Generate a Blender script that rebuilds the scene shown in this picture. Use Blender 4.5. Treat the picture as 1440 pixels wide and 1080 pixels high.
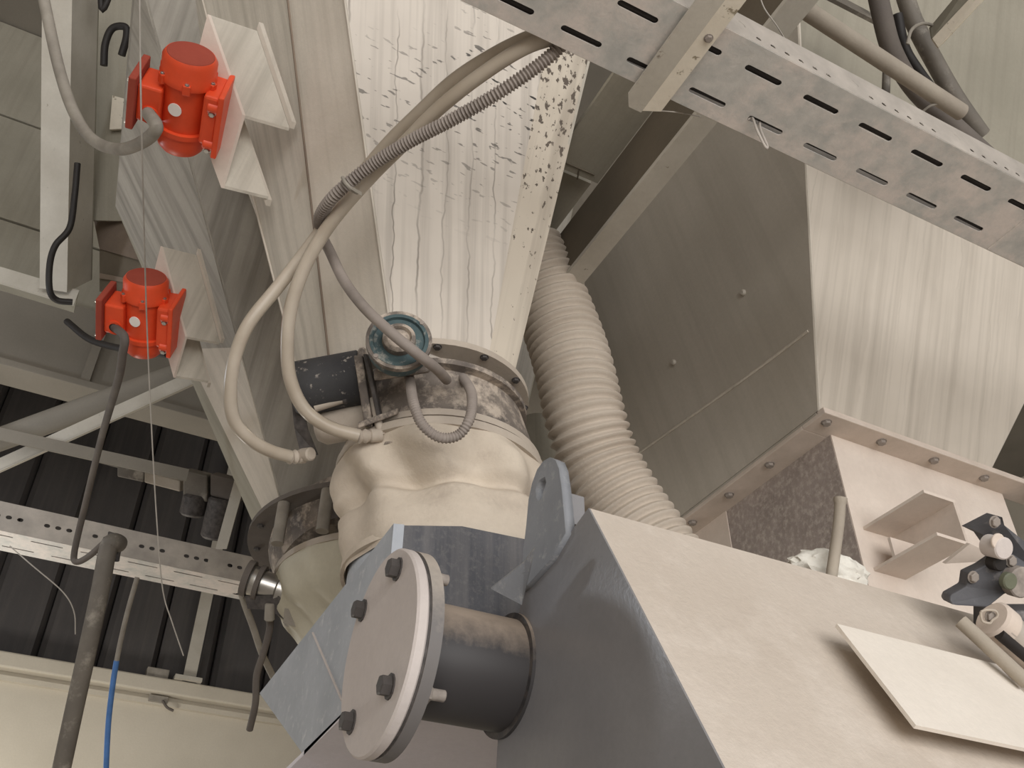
import bpy, bmesh, math, random
from mathutils import Vector as V, Matrix, noise

for o in list(bpy.data.objects): bpy.data.objects.remove(o, do_unlink=True)
SC = bpy.context.scene
COL = SC.collection
random.seed(7)
PI = math.pi

# ------------------------------------------------------------------ camera
# World: X and Y follow the plant's steelwork, Z is up. Camera stands on the floor, looking up.
F = 1350.0
TH, AZ = math.radians(38), math.radians(27.5)
sA, cA, sT, cT = math.sin(AZ), math.cos(AZ), math.sin(TH), math.cos(TH)
CAM = V((0, 0, 1.6))
W = V((cT*sA, cT*cA, sT)); R = V((cA, -sA, 0)); U = V((-sT*sA, -sT*cA, cT))
cd = bpy.data.cameras.new('camera'); cd.sensor_width = 36; cd.lens = F/1440*36; cd.clip_start = .05
cam = bpy.data.objects.new('camera', cd); COL.objects.link(cam)
m = Matrix((R, U, -W)).transposed().to_4x4(); m.translation = CAM
cam.matrix_world = m
SC.camera = cam

# ------------------------------------------------------------------ light
wd = bpy.data.worlds.new('overcast'); SC.world = wd; wd.use_nodes = True
bg = wd.node_tree.nodes['Background']
bg.inputs[0].default_value = (.95, .97, 1, 1); bg.inputs[1].default_value = .85

def area(name, loc, target, sx, sy, power, col):
    l = bpy.data.lights.new(name, 'AREA'); l.shape = 'RECTANGLE'; l.size = sx; l.size_y = sy
    l.energy = power; l.color = col
    o = bpy.data.objects.new(name, l); COL.objects.link(o)
    o.location = loc; o.rotation_euler = (V(target)-V(loc)).to_track_quat('-Z', 'Y').to_euler()
    return o
# daylight through the tall open doorway behind the camera
area('doorway_daylight', (-.3, -5.2, 1.9), (.7, 1.4, 2.9), 7.0, 3.6, 400, (1, .975, .94))
# cool flood lamp fixed on the left of the bay
def point(name, loc, power, col, r):
    l = bpy.data.lights.new(name, 'POINT'); l.energy = power; l.color = col; l.shadow_soft_size = r
    o = bpy.data.objects.new(name, l); COL.objects.link(o); o.location = loc
point('flood_lamp', (-1.3, 2.95, 3.3), 24, (.86, .92, 1), .10)
point('wall_fill', (-.3, 4.9, 2.3), 62, (1, .97, .9), .2)  # added fill light, out of view, to brighten the back wall

vs = SC.view_settings
vs.view_transform = 'Standard'; vs.look = 'None'; vs.gamma = 1; vs.exposure = -0.14
vs.use_curve_mapping = False

# ------------------------------------------------------------------ helpers
def ray(px, py): return W + R*((px-720)/F) + U*((540-py)/F)
def P(px, py, d): return CAM + ray(px, py)*d
def ON(px, py, ax, v):
    r = ray(px, py); return CAM + r*((v-CAM[ax])/r[ax])
def OPL(px, py, p0, n):
    r = ray(px, py); return CAM + r*((p0-CAM).dot(n)/r.dot(n))
def lin(c):
    if max(c)-min(c) < 52:                      # settled cement dust: keep it close to neutral
        g = sum(c)/3; c = [g+(x-g)*.80+k for x, k in zip(c, (1.5, -.5, 0))]
    return tuple((x/12.92 if x <= .04045 else ((x+.055)/1.055)**2.4) for x in (c[0]/255, c[1]/255, c[2]/255)) + (1,)

def auto_uv(me):
    uv = me.uv_layers.new(name='UVMap')
    for p in me.polygons:
        n = p.normal
        t = n.cross(V((0, 0, 1)))
        t = V((1, 0, 0)) if t.length < .05 else t.normalized()
        s = n.cross(t)
        for li in p.loop_indices:
            co = me.vertices[me.loops[li].vertex_index].co
            uv.data[li].uv = (co.dot(t), co.dot(s))

def link(name, me, mat, parent=None, smooth=False, uv=True):
    o = bpy.data.objects.new(name, me); COL.objects.link(o)
    if mat and not me.materials: me.materials.append(mat)
    if smooth:
        for p in me.polygons: p.use_smooth = True
        try: me.set_sharp_from_angle(angle=math.radians(40))
        except Exception: pass
    if uv and not me.uv_layers: auto_uv(me)
    if parent: adopt(o, parent)
    return o
def adopt(o, parent):
    o.parent = parent
    o.matrix_parent_inverse = PW[parent.name].inverted() if parent.name in PW else Matrix.Identity(4)
PW = {}
def thing(name, label, cat, loc, group=None):
    o = bpy.data.objects.new(name, None); COL.objects.link(o); o.location = loc
    o.empty_display_size = .05
    PW[o.name] = Matrix.Translation(V(loc))
    return tag(o, label, cat, group)
def tag(o, label, cat, group=None):
    o['label'] = label; o['category'] = cat
    if group: o['group'] = group
    return o
def struct(o): o['kind'] = 'structure'; return o

def fix(bm):
    bmesh.ops.recalc_face_normals(bm, faces=bm.faces)
def tomesh(bm, name):
    fix(bm); me = bpy.data.meshes.new(name); bm.to_mesh(me); bm.free(); return me
def poly(name, verts, faces, mat, parent=None, smooth=False, recalc=True):
    bm = bmesh.new(); vv = [bm.verts.new(v) for v in verts]
    for f in faces: bm.faces.new([vv[i] for i in f])
    if recalc: fix(bm)
    me = bpy.data.meshes.new(name); bm.to_mesh(me); bm.free()
    return link(name, me, mat, parent, smooth)
def prism(name, pts, ext, mat, parent=None, bevel=0):
    """flat outline (3-D points) extruded by a vector"""
    pts = [V(p) for p in pts]; ext = V(ext); n = len(pts)
    bm = bmesh.new()
    a = [bm.verts.new(p) for p in pts]; b = [bm.verts.new(p+ext) for p in pts]
    bm.faces.new(a); bm.faces.new(b[::-1])
    for i in range(n): bm.faces.new([a[i], b[i], b[(i+1) % n], a[(i+1) % n]])
    fix(bm)
    if bevel: bmesh.ops.bevel(bm, geom=bm.edges[:], offset=bevel, segments=2, affect='EDGES', profile=.5, clamp_overlap=True)
    return link(name, tomesh(bm, name), mat, parent)
def obox(name, o, ex, ey, ez, mat, parent=None, bevel=0):
    o, ex, ey, ez = V(o), V(ex), V(ey), V(ez)
    return prism(name, [o, o+ex, o+ex+ey, o+ey], ez, mat, parent, bevel)
def box(name, a, b, mat, parent=None, bevel=0):
    return obox(name, a, (b[0]-a[0], 0, 0), (0, b[1]-a[1], 0), (0, 0, b[2]-a[2]), mat, parent, bevel)
def bar(name, p, q, wv, tv, mat, parent=None, bevel=.0):
    """square-ended bar from p to q; wv, tv are full width and thickness vectors, centred"""
    p, q, wv, tv = V(p), V(q), V(wv), V(tv)
    return obox(name, p-wv/2-tv/2, q-p, wv, tv, mat, parent, bevel)
def frame(axis, hint=(0, 0, 1)):
    z = V(axis).normalized(); h = V(hint)
    if abs(z.dot(h.normalized())) > .98: h = V((1, 0, 0))
    x = (h - z*h.dot(z)).normalized(); y = z.cross(x)
    return x, y, z
def spline(pts, n=8):
    pts = [V(p) for p in pts]
    if len(pts) < 3 or n <= 1: return pts
    q = [pts[0]*2-pts[1]]+pts+[pts[-1]*2-pts[-2]]
    out = []
    for i in range(1, len(q)-2):
        a, b, c, d = q[i-1:i+3]
        for k in range(n):
            t = k/n
            out.append(.5*((2*b)+(c-a)*t+(2*a-5*b+4*c-d)*t*t+(3*b-a-3*c+d)*t**3))
    out.append(pts[-1]); return out
def sweep(pts, rad, seg=10, cap=True):
    """tube mesh through pts; rad is a number or a function of arc length"""
    pts = [V(p) for p in pts]; bm = bmesh.new(); rings = []
    L = 0; t = (pts[1]-pts[0]).normalized(); x, y, _ = frame(t, (.3, .2, 1))
    for i, p in enumerate(pts):
        if i: L += (p-pts[i-1]).length
        a = pts[max(i-1, 0)]; b = pts[min(i+1, len(pts)-1)]
        t2 = (b-a).normalized()
        x = (x-t2*x.dot(t2)).normalized(); y = t2.cross(x)
        r = rad(L) if callable(rad) else rad
        rings.append([bm.verts.new(p+(x*math.cos(2*PI*k/seg)+y*math.sin(2*PI*k/seg))*r) for k in range(seg)])
    for a, b in zip(rings, rings[1:]):
        for k in range(seg): bm.faces.new([a[k], a[(k+1) % seg], b[(k+1) % seg], b[k]])
    if cap: bm.faces.new(rings[0][::-1]); bm.faces.new(rings[-1])
    return bm
def tube(name, pts, rad, mat, parent=None, seg=10, n=8, cap=True):
    bm = sweep(spline(pts, n), rad, seg, cap)
    return link(name, tomesh(bm, name), mat, parent, True)
def lathe(name, o, axis, prof, mat, parent=None, seg=32, hint=(0, 0, 1), smooth=True, closed=False):
    """prof: (radius, height) pairs along axis"""
    o = V(o); x, y, z = frame(axis, hint); bm = bmesh.new(); rings = []
    for r, h in prof:
        if r < 1e-5: rings.append([bm.verts.new(o+z*h)])
        else: rings.append([bm.verts.new(o+z*h+(x*math.cos(2*PI*k/seg)+y*math.sin(2*PI*k/seg))*r) for k in range(seg)])
    prs = list(zip(rings, rings[1:]))
    if closed: prs.append((rings[-1], rings[0]))
    for a, b in prs:
        for k in range(seg):
            k2 = (k+1) % seg
            if len(a) == 1 and len(b) == 1: continue
            if len(a) == 1: bm.faces.new([a[0], b[k2], b[k]])
            elif len(b) == 1: bm.faces.new([a[k], a[k2], b[0]])
            else: bm.faces.new([a[k], a[k2], b[k2], b[k]])
    return link(name, tomesh(bm, name), mat, parent, smooth)
def cyl(name, o, axis, r, h, mat, parent=None, seg=24, bev=.0):
    b = min(bev, r*.4, abs(h)*.4)
    pr = [(0, 0), (r-b, 0), (r, b), (r, h-b), (r-b, h), (0, h)] if b else [(0, 0), (r, 0), (r, h), (0, h)]
    return lathe(name, o, axis, pr, mat, parent, seg)
def ring(name, o, axis, ri, ro, h, mat, parent=None, seg=40):
    return lathe(name, o, axis, [(ri, 0), (ro, 0), (ro, h), (ri, h)], mat, parent, seg, closed=True)
def holed(name, outline, holes, t, o, ex, ey, mat, parent=None):
    """plate with real holes: 2-D outlines filled, thickness t along ex x ey"""
    cu = bpy.data.curves.new('tmp', 'CURVE'); cu.dimensions = '2D'; cu.fill_mode = 'BOTH'; cu.extrude = t/2
    for loop in [outline]+holes:
        s = cu.splines.new('POLY'); s.points.add(len(loop)-1)
        for p, q in zip(s.points, loop): p.co = (q[0], q[1], 0, 1)
        s.use_cyclic_u = True
    ob = bpy.data.objects.new('tmp', cu); COL.objects.link(ob)
    dg = bpy.context.evaluated_depsgraph_get()
    me = bpy.data.meshes.new_from_object(ob.evaluated_get(dg))
    bpy.data.objects.remove(ob); bpy.data.curves.remove(cu)
    ex, ey = V(ex).normalized(), V(ey).normalized(); ez = ex.cross(ey)
    M = Matrix((ex, ey, ez)).transposed().to_4x4(); M.translation = V(o)
    me.transform(M); me.name = name; me.materials.clear()
    bm = bmesh.new(); bm.from_mesh(me); bmesh.ops.remove_doubles(bm, verts=bm.verts, dist=1e-6)
    fix(bm); bm.to_mesh(me); bm.free()
    return link(name, me, mat, parent)
def stadium(cx, cy, L, w, n=5):
    h = L/2-w/2; out = []
    for k in range(n+1): a = -PI/2+PI*k/n; out.append((cx+h+math.cos(a)*w/2, cy+math.sin(a)*w/2))
    for k in range(n+1): a = PI/2+PI*k/n; out.append((cx-h+math.cos(a)*w/2, cy+math.sin(a)*w/2))
    return out
def circ(cx, cy, r, n=14): return [(cx+r*math.cos(2*PI*k/n), cy+r*math.sin(2*PI*k/n)) for k in range(n)]

_bolt = {}
def bolt(loc, axis, r, mat, parent, name='bolt', h=.62):
    """hex head on a washer, shared mesh"""
    key = (mat.name, h)
    if key not in _bolt:
        bm = bmesh.new()
        def ringv(rr, z, n): return [bm.verts.new((rr*math.cos(2*PI*k/n+.3), rr*math.sin(2*PI*k/n+.3), z)) for k in range(n)]
        a, b = ringv(1.25, 0, 12), ringv(1.25, .16, 12)
        for k in range(12): bm.faces.new([a[k], a[(k+1) % 12], b[(k+1) % 12], b[k]])
        bm.faces.new(b)
        c, d, e = ringv(1, .16, 6), ringv(1, h+.1, 6), ringv(.8, h+.2, 6)
        for k in range(6):
            k2 = (k+1) % 6
            bm.faces.new([c[k], c[k2], d[k2], d[k]]); bm.faces.new([d[k], d[k2], e[k2], e[k]])
        bm.faces.new(e)
        me = tomesh(bm, name); me.materials.append(mat); _bolt[key] = me
    o = bpy.data.objects.new(name, _bolt[key]); COL.objects.link(o)
    x, y, z = frame(axis)
    M = Matrix((x*r, y*r, z*r)).transposed().to_4x4(); M.translation = V(loc)
    o.matrix_basis = M
    if parent: adopt(o, parent)
    return o

# ------------------------------------------------------------------ materials
def nt(name):
    mt = bpy.data.materials.new(name); mt.use_nodes = True
    t = mt.node_tree; b = t.nodes['Principled BSDF']
    return mt, t, b
def N(t, kind, **kw):
    n = t.nodes.new(kind)
    for k, v in kw.items():
        if k in n.inputs: n.inputs[k].default_value = v
        else: setattr(n, k, v)
    return n
def mix(t, fac, a, b):
    n = t.nodes.new('ShaderNodeMix'); n.data_type = 'RGBA'
    for s, v in ((0, fac), (6, a), (7, b)):
        if hasattr(v, 'is_output'): t.links.new(v, n.inputs[s])
        else: n.inputs[s].default_value = v
    return n.outputs[2]
def ramp(t, src, lo, hi):
    n = t.nodes.new('ShaderNodeMapRange'); n.inputs[1].default_value = lo; n.inputs[2].default_value = hi
    t.links.new(src, n.inputs[0]); return n.outputs[0]
def coords(t, which, scale):
    tc = t.nodes.new('ShaderNodeTexCoord'); mp = t.nodes.new('ShaderNodeMapping')
    mp.inputs['Scale'].default_value = scale
    t.links.new(tc.outputs[which], mp.inputs[0]); return mp.outputs[0]
def noi(t, co, scale=5, detail=4, rough=.55, dist=0):
    n = N(t, 'ShaderNodeTexNoise', Scale=scale, Detail=detail, Roughness=rough, Distortion=dist)
    t.links.new(co, n.inputs['Vector']); return n.outputs[0]
def mul(t, a, b, op='MULTIPLY'):
    n = t.nodes.new('ShaderNodeMath'); n.operation = op
    for i, v in enumerate((a, b)):
        if hasattr(v, 'is_output'): t.links.new(v, n.inputs[i])
        else: n.inputs[i].default_value = v
    n.use_clamp = op == 'MULTIPLY'
    return n.outputs[0]
def bump(t, b, src, strength, dist=.01):
    n = N(t, 'ShaderNodeBump', Strength=strength, Distance=dist)
    t.links.new(src, n.inputs['Height']); t.links.new(n.outputs[0], b.inputs['Normal'])

def dusty(name, c1, c2, scale=6, rough=.8, metal=0, bmp=.15, dust=None, dlo=.5, dhi=.62, dscale=14, streak=None, sfac=.5, fine=90):
    """painted or bare steel with settled cement dust: two tones, fine grain, optional dust patches and down-slope streaks"""
    mt, t, b = nt(name)
    oc = coords(t, 'Object', (1, 1, 1))
    f = ramp(t, noi(t, oc, scale, 5), .32, .68)
    col = mix(t, f, lin(c1), lin(c2))
    g = noi(t, oc, fine, 3, .7)
    if streak:
        s = noi(t, coords(t, 'UV', (26, 1.1, 1)), 1, 5, .62)
        col = mix(t, mul(t, ramp(t, s, .44, .72), sfac), col, lin(streak))
    if dust:
        d = noi(t, oc, dscale, 6, .7)
        col = mix(t, ramp(t, d, dlo, dhi), col, lin(dust))
    col = mix(t, mul(t, ramp(t, g, .35, .75), .16), col, tuple(x*.6 for x in lin(c1)[:3])+(1,))
    t.links.new(col, b.inputs['Base Color'])
    b.inputs['Roughness'].default_value = rough; b.inputs['Metallic'].default_value = metal
    b.inputs['Specular IOR Level'].default_value = .3
    if bmp: bump(t, b, g, bmp, .004)
    return mt
def plain(name, c, rough=.5, metal=0, spec=.4, var=.12):
    mt, t, b = nt(name)
    f = ramp(t, noi(t, coords(t, 'Object', (1, 1, 1)), 30, 4), .3, .7)
    l = lin(c); t.links.new(mix(t, f, l, tuple(x*(1-var*2) for x in l[:3])+(1,)), b.inputs['Base Color'])
    b.inputs['Roughness'].default_value = rough; b.inputs['Metallic'].default_value = metal
    b.inputs['Specular IOR Level'].default_value = spec
    return mt

def drip_mat(name, base1, base2, dark, lines=1.0, dashes=0.0, spots=0.0):
    """cream paint with dust runs: fine streaks, wavy drip lines, knocked-off dashes and rust spots"""
    mt, t, b = nt(name)
    uv = coords(t, 'UV', (1, 1, 1)); big = noi(t, uv, 3, 4)
    col = mix(t, ramp(t, big, .3, .7), lin(base1), lin(base2))
    s = noi(t, coords(t, 'UV', (34, .8, 1)), 1, 4, .6)
    col = mix(t, mul(t, ramp(t, s, .46, .76), .5), col, lin(dark))
    if lines:
        wob = noi(t, coords(t, 'UV', (2.5, 5, 1)), 2, 3)
        sep = t.nodes.new('ShaderNodeSeparateXYZ'); t.links.new(uv, sep.inputs[0])
        u2 = mul(t, sep.outputs[0], mul(t, wob, .035, 'MULTIPLY'), 'ADD')
        cmb = t.nodes.new('ShaderNodeCombineXYZ'); t.links.new(u2, cmb.inputs[0])
        ln = noi(t, cmb.outputs[0], 9, 1.5, .5)
        d = mul(t, mul(t, ln, .5, 'SUBTRACT'), 0, 'ADD')
        ab = t.nodes.new('ShaderNodeMath'); ab.operation = 'ABSOLUTE'; t.links.new(d, ab.inputs[0])
        fac = mul(t, ramp(t, ab.outputs[0], .014, .003), ramp(t, noi(t, coords(t, 'UV', (6, 2.2, 1)), 1.4, 2), .40, .60))
        col = mix(t, mul(t, fac, .75*lines), col, lin(dark))
    if dashes:
        dn = noi(t, coords(t, 'UV', (30, 95, 1)), 1, 2, .5)
        sep2 = t.nodes.new('ShaderNodeSeparateXYZ'); t.links.new(uv, sep2.inputs[0])
        zone = ramp(t, noi(t, coords(t, 'UV', (1, 1, 1)), 2.2, 1), .36, .5)
        tc = t.nodes.new('ShaderNodeTexCoord'); sz = t.nodes.new('ShaderNodeSeparateXYZ'); t.links.new(tc.outputs['Object'], sz.inputs[0])
        hi = ramp(t, sz.outputs[2], 3.02, 3.3)
        col = mix(t, mul(t, mul(t, ramp(t, dn, .62, .65), hi), mul(t, zone, dashes)), col, lin((66, 64, 60)))
    if spots:
        sn = noi(t, coords(t, 'UV', (70, 45, 1)), 1, 5, .6)
        tc = t.nodes.new('ShaderNodeTexCoord'); sz = t.nodes.new('ShaderNodeSeparateXYZ'); t.links.new(tc.outputs['Object'], sz.inputs[0])
        hi = ramp(t, sz.outputs[2], 2.95, 3.35)
        th = mul(t, sn, mul(t, hi, .10, 'MULTIPLY'), 'ADD')
        col = mix(t, mul(t, ramp(t, th, .655, .675), spots), col, lin((98, 88, 76)))
    t.links.new(col, b.inputs['Base Color'])
    b.inputs['Roughness'].default_value = .72; b.inputs['Specular IOR Level'].default_value = .3
    bump(t, b, noi(t, uv, 60, 4), .08, .004)
    return mt

M = {}
M['cream'] = dusty('cream_paint', (212, 203, 186), (196, 187, 170), 4, .7, streak=(150, 143, 128), sfac=.45)
M['cream_front'] = drip_mat('cream_paint_with_runs', (216, 207, 192), (196, 187, 173), (118, 110, 99), 1.0, 1.0)
M['cream_spots'] = drip_mat('cream_paint_rust_spots', (208, 198, 178), (196, 184, 164), (140, 128, 112), .4, 0, 1.0)
M['cream_side'] = dusty('cream_paint_side', (208, 201, 184), (194, 187, 170), 3, .7, streak=(140, 134, 118), sfac=.6)
M['groove'] = dusty('streaked_grey_paint', (172, 167, 154), (156, 151, 138), 4, .75, streak=(112, 108, 97), sfac=.75)
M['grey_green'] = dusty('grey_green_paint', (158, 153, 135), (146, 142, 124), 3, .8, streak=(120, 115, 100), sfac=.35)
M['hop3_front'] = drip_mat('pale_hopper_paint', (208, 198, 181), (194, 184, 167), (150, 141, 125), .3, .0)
M['hop3_side'] = dusty('shade_toned_hopper_side', (186, 178, 163), (174, 166, 150), 2.2, .55, streak=(150, 142, 126), sfac=.3)  # same cream paint as the front, colour darkened for the shaded side
M['flange3'] = dusty('pinkish_dust_flange', (214, 198, 182), (200, 185, 168), 12, .9)
M['lower_front'] = dusty('pink_cement_dust', (226, 212, 196), (212, 196, 180), 5, .92)
M['lower_side'] = dusty('dusty_shade_toned_side', (168, 155, 146), (148, 136, 127), 9, .85, dust=(204, 192, 180), dlo=.46, dhi=.78, dscale=60, bmp=.5)  # dust grain over a base colour darkened for the box's shaded side
M['galv'] = dusty('galvanised_tray', (206, 204, 196), (182, 184, 178), 34, .55, .1, dust=(222, 212, 202), dlo=.44, dhi=.62, dscale=9)
M['galv_dull'] = dusty('dull_galvanised', (188, 180, 168), (160, 154, 144), 14, .6, .2)
M['white_steel'] = dusty('old_white_paint_steel', (196, 191, 176), (180, 174, 158), 6, .7, dust=(132, 120, 104), dlo=.66, dhi=.70, dscale=22)
M['strut_edge'] = dusty('cream_strut_edge', (232, 224, 204), (218, 208, 186), 8, .7, dust=(150, 138, 112), dlo=.62, dhi=.66, dscale=34)
M['tank_dust'] = dusty('beige_dust_cover', (204, 192, 176), (193, 180, 163), 3, .95, bmp=.3, dust=(214, 203, 188), dlo=.48, dhi=.8, dscale=7)
M['plate_dust'] = dusty('pale_dust_plate', (232, 224, 210), (222, 213, 198), 4, .95)
M['grey_paint'] = dusty('grey_tank_paint', (140, 140, 140), (128, 128, 129), 4, .22, bmp=.05)
M['grey_blue'] = dusty('blue_grey_paint', (176, 183, 190), (158, 165, 172), 8, .6, dust=(194, 198, 200), dlo=.55, dhi=.72, dscale=40)
M['lug_grey'] = dusty('lug_grey_paint', (142, 147, 152), (126, 131, 137), 8, .5, dust=(170, 172, 172), dlo=.55, dhi=.72, dscale=40)
M['grey_light'] = dusty('light_grey_paint', (222, 217, 222), (210, 205, 210), 3, .5)
M['dark_dusty'] = dusty('dark_paint_dusty', (84, 87, 92), (70, 73, 78), 9, .7, streak=(118, 116, 114), sfac=.8, dust=(120, 119, 117), dlo=.5, dhi=.8, dscale=90)
M['disc_dust'] = dusty('dusty_blind_plate', (206, 197, 190), (196, 186, 179), 4, .9)
M['disc_edge'] = dusty('dusty_grey_edge', (126, 122, 116), (112, 108, 104), 10, .7)
M['black_pipe'] = dusty('black_steel', (62, 61, 60), (48, 48, 48), 8, .5, dust=(118, 108, 98), dlo=.60, dhi=.80, dscale=10)
M['bolt_dust'] = dusty('dusty_bolt', (168, 158, 146), (128, 120, 112), 60, .7)
M['bolt_dark'] = dusty('dark_bolt', (92, 88, 84), (60, 58, 56), 60, .6)
M['bolt_grey'] = dusty('grey_bolt', (120, 118, 114), (96, 94, 90), 60, .6)
M['red'] = plain('red_paint', (232, 82, 44), .42, 0, .45, .06)
M['red_dull'] = dusty('red_paint_dusty', (164, 76, 60), (150, 66, 52), 10, .85)
M['steel'] = plain('bright_steel', (188, 186, 178), .28, .9, .5, .1)
M['sticker'] = plain('white_sticker', (250, 246, 238), .4, var=.04)
M['rubber'] = plain('black_rubber', (40, 37, 34), .6)
M['cable_grey'] = dusty('dusty_grey_cable', (158, 152, 138), (134, 128, 116), 20, .8)
M['hose_grey'] = dusty('grey_rubber_hose', (150, 140, 130), (130, 121, 112), 14, .75)
M['hose_corr'] = dusty('beige_ribbed_hose', (198, 186, 168), (186, 173, 155), 4, .75)
M['boot'] = dusty('cream_fabric', (206, 193, 172), (192, 178, 158), 7, .9, bmp=.3, dust=(178, 164, 146), dlo=.55, dhi=.7, dscale=6)
M['boot2'] = dusty('cream_fabric_clean', (196, 190, 166), (182, 176, 152), 6, .6)
M['valve'] = dusty('dusty_valve_body', (132, 122, 110), (92, 86, 80), 16, .8, dust=(184, 170, 152), dlo=.48, dhi=.62, dscale=20)
M['clamp'] = dusty('dusty_clamp', (188, 176, 158), (170, 158, 142), 10, .7)
M['teal'] = dusty('teal_cast_cover', (72, 96, 98), (58, 80, 84), 30, .7, dust=(150, 150, 140), dlo=.55, dhi=.66, dscale=22)
M['act_dark'] = dusty('dark_speckled_cover', (68, 70, 70), (54, 56, 58), 12, .7, dust=(150, 144, 134), dlo=.60, dhi=.66, dscale=55)
M['conduit'] = dusty('dusty_conduit', (170, 160, 142), (152, 142, 126), 8, .8)
M['hose_dark'] = dusty('dusty_dark_hose', (112, 105, 96), (94, 88, 82), 10, .8)
M['pipe_dark'] = dusty('dusty_vent_pipe', (118, 112, 100), (98, 93, 84), 10, .6, dust=(150, 144, 130), dlo=.55, dhi=.7)
M['blue'] = plain('blue_cable', (86, 132, 196), .5)
M['rag'] = dusty('white_rag', (232, 230, 218), (212, 208, 194), 30, .9, bmp=.4)
M['steel_blue'] = dusty('dark_cast_bracket', (96, 98, 102), (78, 80, 84), 14, .6, dust=(150, 144, 138), dlo=.56, dhi=.72, dscale=18)
M['chrome'] = plain('cylinder_tube', (214, 204, 190), .35, .4)
M['green_cap'] = plain('olive_shaft_end', (110, 116, 92), .6)
M['thread'] = plain('grey_thread', (176, 170, 158), .8)
M['wall_light'] = dusty('pale_concrete', (206, 198, 178), (194, 186, 166), 2.2, .9)
M['clad'] = dusty('dark_cladding', (84, 82, 80), (70, 69, 68), 2, .5, streak=(100, 96, 90), sfac=.4)
M['clad_rib'] = dusty('dark_cladding_rib', (62, 60, 58), (50, 49, 48), 4, .6)
M['concrete'] = dusty('floor_concrete', (206, 200, 190), (190, 184, 174), 2, .95)
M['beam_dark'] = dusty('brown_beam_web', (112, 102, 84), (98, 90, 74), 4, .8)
M['panel'] = dusty('grey_panel', (140, 134, 120), (126, 121, 108), 2, .8)
M['rust'] = dusty('brownish_deck', (134, 118, 100), (112, 98, 84), 6, .9)

def hose_mat():
    mt, t, b = nt('clear_hose')
    f = ramp(t, noi(t, coords(t, 'Object', (1, 1, 1)), 8, 4), .35, .65)
    t.links.new(mix(t, f, lin((204, 192, 172)), lin((182, 168, 146))), b.inputs['Base Color'])
    b.inputs['Roughness'].default_value = .3; b.inputs['Transmission Weight'].default_value = .25
    b.inputs['IOR'].default_value = 1.35
    return mt
M['clear'] = hose_mat()
def settled(name, base, dust, lo, hi, rough=.5):
    """steel whose upward-facing side has collected cement dust"""
    mt, t, b = nt(name)
    ge = t.nodes.new('ShaderNodeNewGeometry'); sp = t.nodes.new('ShaderNodeSeparateXYZ'); t.links.new(ge.outputs['Normal'], sp.inputs[0])
    n1 = noi(t, coords(t, 'Object', (1, 1, 1)), 40, 5, .7)
    f = ramp(t, mul(t, sp.outputs[2], mul(t, n1, .7), 'ADD'), lo, hi)
    t.links.new(mix(t, f, lin(base), lin(dust)), b.inputs['Base Color'])
    b.inputs['Roughness'].default_value = rough
    return mt
M['black_pipe'] = settled('black_pipe_settled_dust', (58, 57, 57), (156, 140, 122), .30, .95)
M['disc_edge'] = settled('flange_edge_settled_dust', (110, 107, 104), (176, 166, 152), .25, .9, .6)

# ================================================================== SETTING
struct(box('floor', (-6, -6, -.12), (8, 8, 0), M['concrete']))
struct(box('ceiling', (-6, -4.5, 6.6), (8, 8, 6.75), M['panel']))
struct(box('wall_left', (-6.15, -6, 0), (-6, 8, 6.75), M['wall_light']))
struct(box('wall_right', (8, -6, 0), (8.15, 8, 6.75), M['wall_light']))
wb = struct(box('wall_back', (-6, 6.0, 0), (8, 6.2, 3.75), M['wall_light']))
box('wall_cap', (-6, 5.93, 3.66), (8, 6.2, 3.75), M['wall_light'], wb, .01)
box('wall_rail', (-6, 5.97, 3.60), (8, 6.0, 3.63), M['wall_light'], wb)
# dark profiled sheets above the pale wall
k = 0; x = -6.0
while x < 8:
    w = .335
    pts = [(x+.004, 6.08, 3.75), (x+.035, 6.05, 3.75), (x+.30, 6.05, 3.75), (x+w-.004, 6.10, 3.75), (x+w-.004, 6.12, 3.75), (x+.004, 6.12, 3.75)]
    prism('cladding_sheet', pts, (0, 0, 2.85), M['clad'], wb); x += w
box('cladding_backing', (-6, 6.13, 3.75), (8, 6.2, 6.6), M['clad_rib'], wb)
# grey spandrel wall higher up on the left, on a girder
wg = struct(box('wall_upper', (-6, 4.06, 4.75), (.75, 4.16, 6.6), M['panel']))
for z0, z1 in ((4.76, 5.16), (5.175, 5.86), (5.875, 6.59)):
    box('wall_panel', (-5.9, 4.035, z0), (.74, 4.06, z1), M['grey_green'], wg, .004)
g = thing('girder', 'grey plate girder under the panelled upper wall beside the white column', 'girder', (-.5, 4.0, 4.26))
box('web', (-6, 4.0, 4.30), (1.3, 4.05, 4.75), M['panel'], g)
box('bottom_flange', (-6, 3.93, 4.262), (1.3, 4.09, 4.298), M['panel'], g, .004)
box('stiffener', (-.16, 3.96, 4.30), (-.12, 4.0, 4.75), M['panel'], g)

# ---------------------------------------------------------------- steel frame on the left
pb, pt = P(74, 408, 3.72), P(80, -60, 3.35)
ax = (pt-pb).normalized(); wx = (R-ax*R.dot(ax)).normalized(); wy = ax.cross(wx)
if wy.dot(W) < 0: wy = -wy
c = thing('steel_column', 'chipped white steel column with a dusty cable hanging across it', 'column', pb)
Lc = pt-pb
obox('front_flange', pb-wx*.05, Lc, wx*.105, wy*.012, M['white_steel'], c)
obox('web', pb+wx*.043+wy*.012, Lc*.97, wx*.012, wy*.21, M['white_steel'], c)
obox('back_flange', pb-wx*.05+wy*.222, Lc, wx*.105, wy*.012, M['grey_green'], c)
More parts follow.
